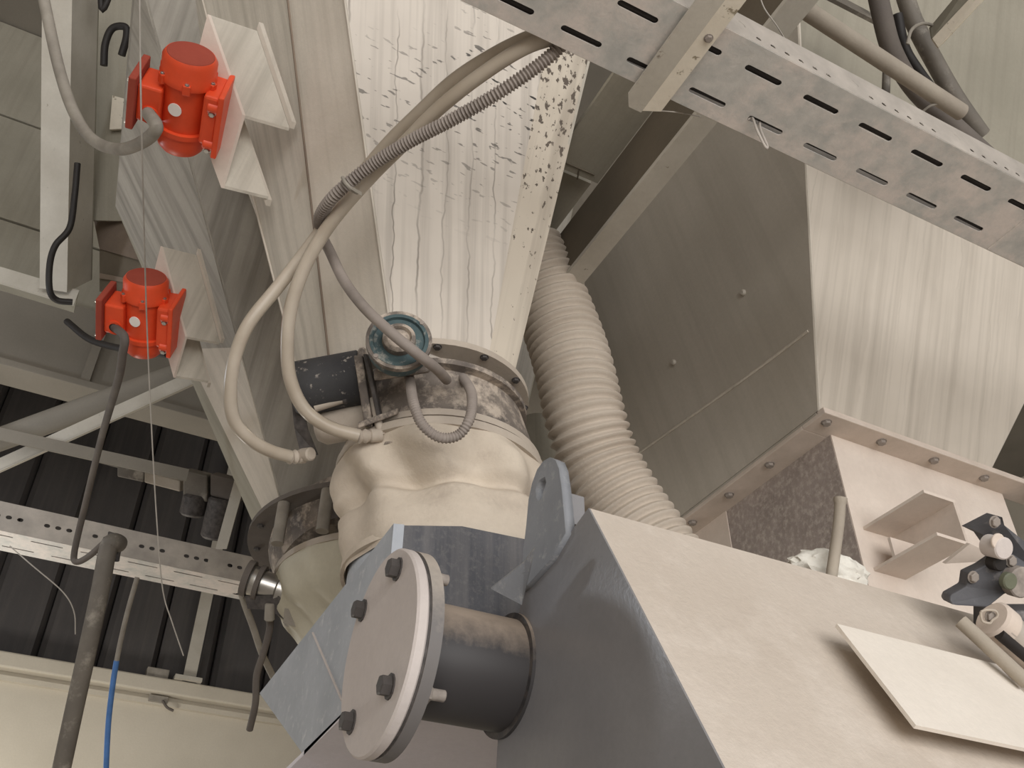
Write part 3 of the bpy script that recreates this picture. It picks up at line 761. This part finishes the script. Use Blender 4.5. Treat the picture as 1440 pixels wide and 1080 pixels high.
# stub pipe with bolted blind flange
XF = .415
pts = [ON(555, 770, 0, XF), ON(515, 1065, 0, XF), ON(483, 960, 0, XF), ON(588, 850, 0, XF)]
fc = V((XF, (pts[2].y+pts[3].y)/2, (pts[0].z+pts[1].z)/2)); fr = (pts[0].z-pts[1].z)/2
XN = V((-1, 0, 0))
bf = thing('blind_flange_stub', 'short black stub pipe closed by a round dusty blind plate with bolts', 'flanged pipe', fc+V((.1, 0, -fr)))
cyl('blind_plate', fc+V((.016, 0, 0)), XN, fr, .017, M['disc_dust'], bf, 72, .003)
ring('gasket', fc+V((.016, 0, 0)), -XN, .1, fr*.985, .003, M['bolt_dark'], bf, 72)
lathe('weld_flange', fc+V((.019, 0, 0)), -XN, [(.075, 0), (fr, 0), (fr, .017), (.082, .018)], M['disc_edge'], bf, 72)
lathe('pipe', fc+V((.03, 0, 0)), -XN, [(.079, 0), (.079, XT-XF-.028)], M['black_pipe'], bf, 48)
ring('pipe_weld', V((XT, fc.y, fc.z)), XN, .078, .088, .008, M['black_pipe'], bf, 48)
for px, py in ((557, 800), (508, 858), (546, 965), (492, 1015)):
    q = ON(px, py, 0, XF-.004); q.x = XF-.001
    bolt(q, XN, .0135, M['bolt_dark'], bf, h=.95)
    if q.y > 1.25: continue
    bolt(V((XF+.038, q.y, q.z)), -XN, .0135, M['bolt_dust'], bf, 'nut', .95)
    cyl('bolt_shank', V((XF+.04, q.y, q.z)), -XN, .008, .034, M['bolt_dust'], bf, 10, .001)
# raised plate on the hood
cp = thing('raised_plate', 'pale square plate standing off the dusty sloped hood front', 'plate', SP(1280, 1015, .012))
PX0, PX1 = SP(1177, 877, .034).x, SP(1177, 877, .034).x+.29
pA = SP(1177, 877, .034); pB = SP(1280, 1018, .034)
upv = (pA-pB); upv.x = 0
prism('plate', [V((PX0, pB.y, pB.z)), V((PX1, pB.y, pB.z)), V((PX1, pB.y, pB.z))+upv, V((PX0, pB.y, pB.z))+upv], -nS*.005, M['plate_dust'], cp)
for fx, fy in ((.3, .3), (.9, .3), (.3, .8), (.9, .8)):
    q = V((PX0+(PX1-PX0)*fx, pB.y, pB.z))+upv*fy
    cyl('standoff', q-nS*.005, -nS, .008, .0285, M['grey_paint'], cp, 10)

# ================================================================== VIBRATORS on channel brackets
def channel(name, label, c1, c2, f1, f2, top, th=.006, pad=True):
    """C-channel: web c1-c2, flanges to f1 and f2, running along top (a vector)"""
    t = thing(name, label, 'bracket', (c1+c2)/2)
    fl1 = (f1-c1); fl2 = (f2-c2); wv = (c2-c1)
    n = fl1.normalized(); wd = wv.normalized()
    prism('web', [c1, c2, c2+n*th, c1+n*th], top, M['lower_front'], t)
    prism('upper_flange', [c1+n*th, f1, f1+wd*th, c1+n*th+wd*th], top, M['cream_side'], t)
    prism('lower_flange', [c2+n*th, f2, f2-wd*th, c2+n*th-wd*th], top, M['cream_side'], t)
    if pad:
        prism('weld_pad', [f1+n*.001, f1+n*.010, f1+n*.010-wd*.014, f1+n*.001-wd*.014], top*1.02, M['cream'], t)
        prism('weld_pad', [f2+n*.001, f2+n*.010, f2+n*.010+wd*.014, f2+n*.001+wd*.014], top*.9, M['cream'], t)
    return t
c1 = P(341, 161, 1.90); c1t = P(292, 20, 1.84)
channel('channel_bracket', 'grey C-channel bracket behind the upper red vibrator', c1, P(311, 264, 1.95), P(407, 180, 1.95), P(376, 280, 2.0), c1t-c1)
c1 = P(260.5, 473, 2.37); c1t = P(226, 346, 2.34)
channel('channel_bracket', 'grey C-channel bracket behind the lower red vibrator', c1, P(244, 531, 2.42), P(309, 482, 2.44), P(292, 538, 2.485), c1t-c1)

def vibrator(label, o, s, group, ax, tag_px=None):
    """o: centre of the motor body; s: scale; ax: shaft axis"""
    a = ax.normalized(); x = (R-a*R.dot(a)).normalized(); y = a.cross(x)
    if y.dot(W) > 0: y = -y
    hint = x
    t = thing('vibrator_motor', label, 'vibrator', o-a*.12*s, group)
    def pt(px, py, pz): return o+(x*px+y*py+a*pz)*s
    def lt(nm, z0, prof, mt, par=t, seg=36): return lathe(nm, o+a*z0*s, a, [(r*s, h*s) for r, h in prof], mt, par, seg, hint)
    lt('body', -.055, [(.0, 0), (.050, 0), (.0505, .004), (.0505, .106), (.05, .11), (0, .11)], M['red'])
    top = lt('end_cap', .052, [(.046, -.002), (.0585, 0), (.0590, .012), (.056, .017), (.0565, .048), (.050, .058), (.001, .058)], M['red'])
    lt('cap_face', .1101, [(.049, 0), (.0475, .0016), (0, .0016)], M['red_dull'], top)
    lt('end_cap', -.118, [(.001, 0), (.041, 0), (.049, .010), (.052, .022), (.053, .048), (.058, .05), (.0585, .062), (.046, .064)], M['red'])
    for k in range(6):
        an = k*PI/3+.35
        d = x*math.cos(an)+y*math.sin(an)
        obox('cap_ear', o+(a*.046+d*.048)*s-a.cross(d)*.008*s, a.cross(d)*.016*s, d*.016*s, a*.022*s, M['red'], t, .002*s)
        bolt(o+(a*.068+d*.058)*s, a, .0042*s, M['steel'], t, 'screw')
    # ribs along the body
    for an in (3.6, 3.95, 4.3, 5.1, 5.5):
        d = x*math.cos(an)+y*math.sin(an) if True else x
        obox('rib', o+(d*.049-a*.045)*s-a.cross(d)*.0025*s, a.cross(d)*.005*s, d*.008*s, a*.09*s, M['red'], t)
    # mounting foot on the bracket side
    ft = obox('foot', pt(.045, -.045, -.062), x*.034*s, y*.10*s, a*.118*s, M['red'], t, .006*s)
    obox('foot_plate', pt(.076, -.062, -.085), x*.012*s, y*.125*s, a*.15*s, M['red'], t, .003*s)
    for yy, zz in ((.048, -.06), (.048, .03)):
        cyl('foot_lug', pt(.055, yy, zz), x, .013*s, .024*s, M['red'], t, 16, .002*s)
        bolt(pt(.066, yy+.006, zz-.012), y-a*.3, .007*s, M['steel'], t)
    # terminal box
    obox('terminal_box', pt(-.088, -.03, -.048), x*.05*s, y*.085*s, a*.085*s, M['red'], t, .005*s)
    lid = obox('box_lid', pt(-.104, -.042, -.066), x*.016*s, y*.112*s, a*.122*s, M['red_dull'], t, .003*s)
    for yy, zz in ((.06, .045), (.06, -.055), (-.035, .045)):
        bolt(pt(-.104, yy, zz), -x, .004*s, M['steel'], lid, 'screw')
    gl = pt(-.060, .055, -.026)
    ring('gland_rim', gl-y*.002*s, y, .013*s, .020*s, .006*s, M['red'], t, 20)
    cyl('gland_hole', gl, y, .0135*s, .003*s, M['rubber'], t, 18)
    cyl('nameplate', pt(-.010, .0495, .0), (y*.98-x*.16), .0145*s, .0025*s, M['sticker'], t, 24)
    return t, gl
def tilt(px, py, side, up, toward):
    r = ray(px, py).normalized(); u = (U-r*U.dot(r)).normalized(); x = r.cross(u)
    return (x*side+u*up-r*toward).normalized()
vm1, g1 = vibrator('large red vibrator motor with a dusty looped cable, on the upper bracket', P(261, 141, 1.87), .90, 'red vibrator motors', tilt(264, 141, .10, .86, .50))
vm2, g2 = vibrator('red vibrator motor on the lower bracket, black cable hanging straight from it', P(204, 441, 2.345), .92, 'red vibrator motors', tilt(206, 441, .03, .86, .50))
tag(tube('looped_cable', [P(50, -60, 2.12), P(66, 20, 2.1), P(84, 100, 2.08), P(104, 158, 2.06), P(130, 196, 2.03), P(166, 210, 1.95), P(200, 200, 1.86), P(220, 180, 1.79), g1-ray(220, 150)*.02, g1], .0125, M['cable_grey'], None, 12, 8),
    'dusty grey cable looping up from the upper red vibrator past the column', 'cable')
tag(tube('motor_cable', [g2, P(175, 474, 2.265), P(172, 500, 2.29), P(166, 535, 2.38), P(143, 615, 2.75), P(121, 705, 2.95), P(105, 774, 3.02), P(107, 790, 3.02), P(124, 783, 3.02), P(148, 762, 3.0)], .010, M['hose_dark'], None, 10, 8),
    'dark grey cable dropping from the lower red vibrator to the bent steel pipe', 'cable')

# black cables around the column
tag(tube('black_cable', [P(109, 230, 3.3), P(105, 275, 3.28), P(98, 320, 3.28), P(78, 345, 3.26), P(70, 372, 3.26), P(70, 408, 3.26), P(80, 422, 3.28), P(102, 425, 3.3)], .011, M['rubber'], None, 10, 8),
    'black cable bent around the foot of the chipped white column', 'cable')
tag(tube('black_cable', [P(94, 452, 3.3), P(128, 478, 3.2), P(180, 492, 3.0), P(236, 498, 2.75)], .0115, M['rubber'], None, 10, 8),
    'black cable sagging past the underside of the lower red vibrator', 'cable')
tag(tube('black_cable', [P(146, 92, 3.4), P(148, 62, 3.4), P(158, 40, 3.4), P(176, 38, 3.4), P(178, 52, 3.4), P(171, 78, 3.4)], .013, M['rubber'], None, 10, 8),
    'short black cable hooked over in the gap beside the upper vibrator', 'cable')
tag(tube('black_cable', [P(142, -40, 3.45), P(144, 14, 3.45), P(166, -40, 3.45)], .011, M['rubber'], None, 10, 6),
    'black cable end dipping between the column and the hopper', 'cable')

# ================================================================== HOSES to the valve
RC = .0125
tag(tube('clear_hose', [P(790, 40, 1.57), P(752, 50, 1.545), P(700, 74, 1.56), P(640, 112, 1.595), P(590, 158, 1.632), P(540, 208, 1.672), P(490, 270, 1.712), P(440, 340, 1.732), P(392, 402, 1.725), P(350, 455, 1.70), P(330, 505, 1.70), P(324, 555, 1.71), P(330, 592, 1.73), P(352, 618, 1.75), P(380, 634, 1.775), P(408, 642, 1.80)], .0122, M['clear'], None, 12, 8),
    'translucent yellowed air hose swinging out widest beside the streaked hopper', 'hose')
tag(tube('clear_hose', [P(800, 48, 1.53), P(740, 66, 1.52), P(676, 106, 1.545), P(618, 152, 1.58), P(570, 200, 1.62), P(520, 250, 1.66), P(468, 310, 1.685), P(432, 368, 1.70), P(411, 425, 1.71), P(404, 480, 1.72), P(408, 532, 1.73), P(428, 575, 1.74), P(462, 600, 1.75), P(505, 613, 1.76)], .0122, M['clear'], None, 12, 8),
    'translucent air hose curving in front of the dark speckled actuator', 'hose')
def ribbed(name, label, pts, r, pitch, mt, n=60, seg=10, amp=.1):
    sp = spline(pts, n)
    # even resample
    L = [0]
    for a, b in zip(sp, sp[1:]): L.append(L[-1]+(b-a).length)
    step = pitch/8; out = []; j = 0; s = 0
    while s < L[-1]:
        while L[j+1] < s: j += 1
        f = (s-L[j])/max(1e-9, L[j+1]-L[j]); out.append(sp[j].lerp(sp[j+1], f)); s += step
    o = link(name, tomesh(sweep(out, lambda l: r*(1+amp*math.cos(2*PI*l/pitch)), seg), name), mt, None, True)
    return tag(o, label, 'hose')
ribbed('spiral_hose', 'dusty spiral-ribbed hose running from the overhead tray down the streaked hopper', [P(796, 58, 1.52), P(760, 90, 1.52), P(702, 130, 1.525), P(640, 166, 1.55), P(580, 197, 1.585), P(530, 227, 1.615), P(492, 256, 1.63), P(466, 280, 1.65), P(450, 306, 1.70), P(452, 330, 1.765)], .0102, .0062, M['hose_grey'], amp=.16)
tag(tube('grey_hose', [P(452, 331, 1.768), P(464, 354, 1.775), P(484, 395, 1.73), P(512, 432, 1.67), P(548, 466, 1.64), P(582, 494, 1.64), P(614, 519, 1.70), P(628, 534, 1.80)], .0098, M['hose_grey'], None, 12, 8),
    'smooth grey hose crossing in front of the teal valve cover', 'hose')
ribbed('loop_hose', 'short ribbed grey hose hanging in a loop below the teal cover', [P(574, 522, 1.86), P(577, 540, 1.74), P(582, 568, 1.67), P(594, 597, 1.64), P(618, 615, 1.64), P(644, 612, 1.65), P(660, 590, 1.66), P(664, 562, 1.70), P(660, 545, 1.76), P(650, 530, 1.86)], .0088, .0056, M['hose_grey'], amp=.1)
t = thing('hose_tie', 'small grey tie binding the hoses in front of the streaked hopper', 'cable tie', P(488, 262, 1.62))
tube('tie_band', [P(482, 250, 1.65), P(485, 256, 1.612), P(494, 266, 1.614), P(502, 271, 1.64)], .0035, M['cable_grey'], t, 8, 5)
bar('tie_tail', P(494, 264, 1.612), P(509, 273, 1.605), U*.006, W*.003, M['cable_grey'], t)
# ribbed vent hose
cl = [P(740, 352, 2.37), P(752, 378, 2.35), P(771, 416, 2.32), P(793, 472, 2.27), P(808, 522, 2.22), P(823, 588, 2.17), P(844, 652, 2.14), P(876, 710, 2.10), P(912, 764, 2.05), P(950, 815, 2.0)]
ribbed('ventilation_hose', 'thick beige ribbed ventilation hose beside the shaded hopper side', cl, .087, .0235, M['hose_corr'], 40, 36, .07)
bp = P(756, 620, 2.45)
tag(tube('back_pipe', [V((bp.x, bp.y, 0)), V((bp.x, bp.y, 1.5)), V((bp.x, bp.y, 3.05))], .045, M['grey_green'], None, 18, 2), 'grey-green pipe glimpsed between the fabric sleeve and ribbed hose', 'pipe')

# ================================================================== VALVE 2 behind
k2 = V((.80, 2.27, 2.885)); k2b = V((.79, 2.24, 2.745))
v2 = thing('butterfly_valve', 'shaded butterfly valve with a thin bolted flange under the grey streaked hopper', 'valve', k2b)
ring('top_flange', k2+V((-.02, .02, 0)), DN, .20, .362, .014, M['hose_dark'], v2, 60)
lathe('body', k2-UP*.014, (k2b-k2), [(.20, 0), (.325, 0), (.326, .03), (.30, .09), (.288, .115), (.20, .117)], M['valve'], v2, 56)
for k in range(16):
    a = 2*PI*k/16
    bolt(k2+V((math.cos(a), math.sin(a), 0))*.338+V((-.02, .02, -.014)), DN, .008, M['bolt_dark'], v2)
    bolt(k2+V((math.cos(a), math.sin(a), 0))*.338+V((-.02, .02, 0)), UP, .008, M['bolt_dark'], v2, 'nut')
for a in (3.55, 3.95):
    q = k2+V((math.cos(a), math.sin(a), 0))*.345+V((-.02, .02, 0))
    tube('stay_bolt', [q-UP*.014, q-UP*.13], .016, M['cable_grey'], v2, 12, 1)
s2 = thing('fabric_sleeve', 'cream fabric sleeve gathered in vertical pleats under the shaded valve', 'sleeve', (.80, 2.24, 2.45))
fold_sleeve('fabric', [(k2b+UP*.005, .286, 0), (k2b-UP*.015, .295, .3), (V((.80, 2.24, 2.66)), .285, 1), (V((.83, 2.24, 2.58)), .235, 1.8), (V((.86, 2.24, 2.51)), .185, 2.0), (V((.87, 2.24, 2.46)), .165, 1.2), (V((.875, 2.24, 2.40)), .18, .4)], M['boot2'], s2, 90, .014, 8.4, 17)
ring('clamp_band', k2b+UP*.012, DN, .286, .297, .018, M['clamp'], s2, 60)
ring('lower_band', V((.872, 2.24, 2.452)), DN, .165, .19, .05, M['boot2'], s2, 48)
a2 = thing('pneumatic_actuator', 'shiny metal actuator clamped to the shaded valve, two cables hanging from it', 'actuator', P(385, 850, 2.46))
ao = P(350, 815, 2.46); ad = P(412, 835, 2.46)-ao
lathe('cylinder', ao, ad, [(0, 0), (.036, 0), (.04, .01), (.04, .03), (.034, .034), (.034, .075), (.04, .08), (.04, .12), (0, .12)], M['steel'], a2, 28)
ring('clamp_ring', P(345, 812, 2.46), ad, .036, .047, .016, M['hose_dark'], a2, 28)
ring('clamp_ring', P(362, 819, 2.46), ad, .036, .046, .012, M['hose_dark'], a2, 28)
prism('bracket', [P(344, 838, 2.44), P(392, 838, 2.42), P(424, 872, 2.42), P(418, 884, 2.42), P(380, 858, 2.43), P(348, 856, 2.44)], W*.03, M['bolt_dark'], a2)
cyl('cable_gland', P(380, 848, 2.43), P(379, 872, 2.43)-P(380, 848, 2.43), .013, .045, M['cable_grey'], a2, 14, .003)
prism('ear_plate', [P(400, 856, 2.41), P(408, 856, 2.41), P(428, 872, 2.41), P(416, 882, 2.41), P(398, 876, 2.41)], W*.006, M['cable_grey'], a2)
bolt(P(405, 875, 2.447), -W, .009, M['steel'], a2)
tag(tube('hanging_cable', [P(340, 836, 2.5), P(345, 852, 2.5), P(356, 882, 2.52), P(368, 918, 2.55), P(384, 952, 2.6)], .009, M['cable_grey'], None, 10, 6), 'grey cable slanting down from the shiny actuator toward the chute', 'cable')
tag(tube('hanging_cable', [P(379, 868, 2.46), P(379, 886, 2.46), P(370, 920, 2.47), P(361, 950, 2.48), P(359, 990, 2.48), P(351, 1026, 2.5)], .009, M['hose_dark'], None, 10, 6), 'dark cable dangling free from the gland of the shiny actuator', 'cable')

# ================================================================== LEFT CABLE TRAY
LY, LZ = 3.31, 3.195
lt_ = thing('cable_tray', 'cable tray with round side holes and thin bottom slots, crossed by a steel pipe', 'cable tray', (0, LY, LZ))
lx0, lx1 = -1.6, .70
hs = []
x = -1.5; k = 0
while x < .62:
    for q in range(3): hs.append(stadium(x+q*.036-lx0, .052, .020, .014, 4))
    x += .158
holed('tray_side', [(0, 0), (lx1-lx0, 0), (lx1-lx0, .105), (0, .105)], hs, .002, (lx0, LY, LZ), (1, 0, 0), (0, 0, 1), M['galv_dull'], lt_)
hs = []; x = -1.5
while x < .6:
    hs.append(stadium(x-lx0, .032, .105, .007, 3)); hs.append(stadium(x+.075-lx0, .112, .105, .007, 3)); x += .16
holed('tray_bottom', [(0, 0), (lx1-lx0, 0), (lx1-lx0, .15), (0, .15)], hs, .002, (lx0, LY, LZ), (1, 0, 0), (0, 1, 0), M['galv'], lt_)
box('tray_side', (lx0, LY+.149, LZ), (lx1, LY+.151, LZ+.105), M['galv_dull'], lt_)
sp_ = thing('bent_pipe', 'dark steel pipe hooked over the cable tray and hanging down', 'pipe', P(80, 1100, 2.9))
tube('pipe', [P(168, 765, 3.0), P(160, 762, 2.97), P(152, 772, 2.96), P(141, 830, 2.93), P(125, 905, 2.90), P(104, 1000, 2.88), P(76, 1130, 2.85)], .027, M['pipe_dark'], sp_, 16, 8)
prism('hook_plate', [P(152, 748, 2.99), P(172, 754, 2.99), P(166, 790, 2.99), P(146, 790, 2.99)], W*.01, M['bolt_dark'], sp_)
bc = thing('blue_cable', 'cable hanging below the holed tray, grey at first and bright blue lower down', 'cable', P(150, 1080, 3.3))
tube('grey_length', [P(193, 812, 3.35), P(180, 858, 3.33), P(170, 900, 3.32), P(164, 930, 3.31)], .0085, M['cable_grey'], bc, 10, 6)
tube('blue_length', [P(164, 929, 3.31), P(159, 960, 3.30), P(153, 1010, 3.28), P(150, 1060, 3.26), P(148, 1120, 3.24)], .0095, M['blue'], bc, 10, 6)
tag(tube('thread', [P(196, -20, 1.72), P(199, 180, 1.72), P(206, 440, 2.12), P(213, 600, 2.25), P(221, 740, 2.3), P(229, 830, 2.35), P(242, 875, 2.38), P(258, 922, 2.4)], .0016, M['thread'], None, 6, 6), 'long thin grey thread hanging past both red vibrators', 'thread')
tag(tube('thread', [P(14, 768, 3.25), P(45, 795, 3.2), P(88, 832, 3.2), P(104, 860, 3.2), P(106, 892, 3.2)], .0022, M['thread'], None, 6, 6), 'thin pale thread drooping from the holed cable tray', 'thread')
tag(tube('thread', [P(1067, -10, 1.62), P(1075, 12, 1.6), P(1092, 36, 1.6), P(1108, 62, 1.62)], .0012, M['thread'], None, 6, 4), 'fine cobweb thread above the overhead tray', 'thread')
tag(tube('thread', [P(930, 156, 1.585), P(952, 158, 1.6), P(985, 164, 1.72)], .001, M['thread'], None, 6, 4), 'fine cobweb thread off the end of the cream strut', 'thread')
# angle post on the back wall and small fittings
wp = thing('wall_post', 'pale angle post standing against the dark cladding on the wall ledge', 'post', (.88, 5.9, 3.75))
box('front_leg', (.85, 5.93, 3.752), (.925, 5.94, 6.0), M['white_steel'], wp)
box('side_leg', (.925, 5.93, 3.752), (.935, 6.0, 6.0), M['clad_rib'], wp)
box('foot', (.80, 5.90, 3.752), (.96, 6.02, 3.775), M['white_steel'], wp)
q = ON(232, 955, 1, 5.93)
tag(box('junction_box', (q.x-.11, 5.95, 3.752), (q.x+.02, 6.02, 3.81), M['cable_grey'], None, .006), 'small pale junction box lying on the wall ledge by the post', 'box')
q = ON(225, 980, 1, 5.95)
tk_ = thing('wall_clip', 'small dark clip fixed to the pale wall below the ledge', 'clip', q)
box('plate', (q.x-.06, 5.955, q.z-.03), (q.x+.05, 5.97, q.z+.01), M['cable_grey'], tk_, .003)
tube('hook', [(q.x+.02, 5.95, q.z-.02), (q.x+.05, 5.93, q.z-.06), (q.x+.09, 5.94, q.z-.07)], .008, M['hose_dark'], tk_, 8, 4)

# dark air-preparation unit hanging in the shadow
au = thing('air_unit', 'dark pneumatic filter unit on a short rail in the shade by the cladding', 'filter unit', P(300, 740, 3.95))
bar('rail', P(132, 640, 4.0), P(268, 676, 4.0), U*.05, W*.02, M['panel'], au)
bar('valve_block', P(168, 660, 3.96), P(205, 668, 3.96), U*.055, W*.05, M['pipe_dark'], au, .005)
bar('valve_block', P(206, 670, 3.96), P(256, 683, 3.96), U*.045, W*.05, M['conduit'], au, .005)
bar('regulator', P(262, 678, 3.94), P(296, 686, 3.94), U*.11, W*.09, M['pipe_dark'], au, .008)
cyl('filter_bowl', P(312, 700, 3.92), P(300, 755, 3.92)-P(312, 700, 3.92), .052, .17, M['bolt_dark'], au, 20, .01)
cyl('filter_bowl', P(276, 695, 3.92), P(270, 722, 3.92)-P(276, 695, 3.92), .05, .09, M['bolt_dark'], au, 20, .01)
bar('regulator', P(300, 680, 3.94), P(340, 690, 3.94), U*.09, W*.09, M['hose_dark'], au, .008)
tag(bar('hanger_strap', P(346, 645, 3.9), P(311, 772, 3.85), R*.045, W*.006, M['white_steel']), 'pale flat strap slanting down to the holed cable tray', 'strap')

# ================================================================== RIGHT: rag, rod, lever actuator on the hood
rb = bmesh.new(); bmesh.ops.create_icosphere(rb, subdivisions=4, radius=1)
ro = P(1166, 805, 1.53)
for v in rb.verts:
    n_ = v.co.copy(); w = 1+.22*noise.noise(n_*2.1)+.16*noise.noise(n_*5.3+V((3, 1, 7)))
    v.co = ro+R*n_.x*.060*w+U*(n_.y*.034*w-.012*n_.x)+W*n_.z*.035*w
tag(link('rag', tomesh(rb, 'rag'), M['rag'], None, True), 'crumpled white rag on the top edge of the dusty hood', 'rag')
tag(tube('rod', [P(1182, 700, 1.52), P(1179, 740, 1.505), P(1169, 812, 1.47)], lambda l: .0088 if l > .01 else .0105, M['conduit'], None, 14, 8), 'grey rod poking up out of the white rag', 'rod')

def Q(cx, cy, d): return P(1310+cx/4.15, 700+cy/4.15, d)
lv = thing('lever_actuator', 'dark cast lever with bolted plate and round bosses above the hood', 'lever', Q(250, 640, 1.42))
prism('upper_plate', [Q(228, 180, 1.46), Q(385, 104, 1.44), Q(405, 112, 1.43), Q(425, 160, 1.43), Q(600, 300, 1.46), Q(640, 440, 1.46), Q(430, 400, 1.42), Q(300, 215, 1.45)], W*.03, M['steel_blue'], lv, .002)
prism('lever_plate', [Q(100, 598, 1.42), Q(112, 568, 1.42), Q(205, 515, 1.42), Q(215, 440, 1.42), Q(300, 400, 1.42), Q(380, 345, 1.42), Q(430, 385, 1.42), Q(470, 420, 1.42), Q(640, 430, 1.44), Q(640, 560, 1.44), Q(430, 560, 1.42), Q(330, 640, 1.41), Q(150, 628, 1.41), Q(112, 622, 1.415)], W*.028, M['steel_blue'], lv, .003)
bx_, by_, bz_ = frame(-W*.9+R*.25)
for nm, cx, cy, r, h, mt in (('boss', 325, 275, .0165, .034, 'disc_dust'), ('boss', 470, 480, .023, .02, 'bolt_dust'), ('spacer', 345, 370, .012, .02, 'rubber')):
    cyl(nm, Q(cx, cy, 1.425), bz_, r, h, M[mt], lv, 24, .002)
cyl('shaft_end', Q(428, 480, 1.40), bz_, .0125, .012, M['green_cap'], lv, 20, .002)
cyl('boss_face', Q(380, 252, 1.395), bz_, .0115, .004, M['lower_front'], lv, 18, .001)
for cx, cy in ((365, 140), (240, 462), (460, 368)): bolt(Q(cx, cy, 1.418), bz_, .0075, M['bolt_dust'], lv)
prism('wing_plate', [Q(80, 385, 1.60), Q(225, 268, 1.60), Q(355, 330, 1.56), Q(300, 372, 1.56)], W*.012, M['lower_front'], lv)
obox('mount_block', Q(330, 660, 1.452), R*.12, -U*.10, W*.05, M['steel_blue'], lv, .004)
pc = thing('pneumatic_cylinder', 'dusty pneumatic cylinder lying along the hood below the dark lever', 'cylinder', Q(335, 700, 1.36))
ca, cb = Q(350, 703, 1.36), Q(950, 1208, 1.40)
tube('barrel', [Q(400, 745, 1.36), Q(1000, 1250, 1.40)], .026, M['chrome'], pc, 24, 1)
cyl('end_cap', ca, cb-ca, .029, .03, M['flange3'], pc, 24, .004)
tube('rod_groove', [Q(395, 795, 1.335), Q(900, 1220, 1.37)], .008, M['rubber'], pc, 10, 1)
tube('clip_ring', [Q(288, 665, 1.33), Q(320, 655, 1.33), Q(372, 660, 1.33), Q(385, 690, 1.33), Q(355, 715, 1.33), Q(340, 732, 1.33), Q(300, 722, 1.33), Q(288, 690, 1.33), Q(288, 665, 1.33)], .0018, M['clamp'], pc, 8, 4)
bolt(Q(340, 690, 1.338), bz_, .007, M['bolt_dust'], pc)
tag(tube('guide_rod', [Q(170, 720, 1.34), Q(560, 1080, 1.28)], .010, M['conduit'], None, 14, 1), 'dusty guide rod lying on the hood beside the pneumatic cylinder', 'rod')
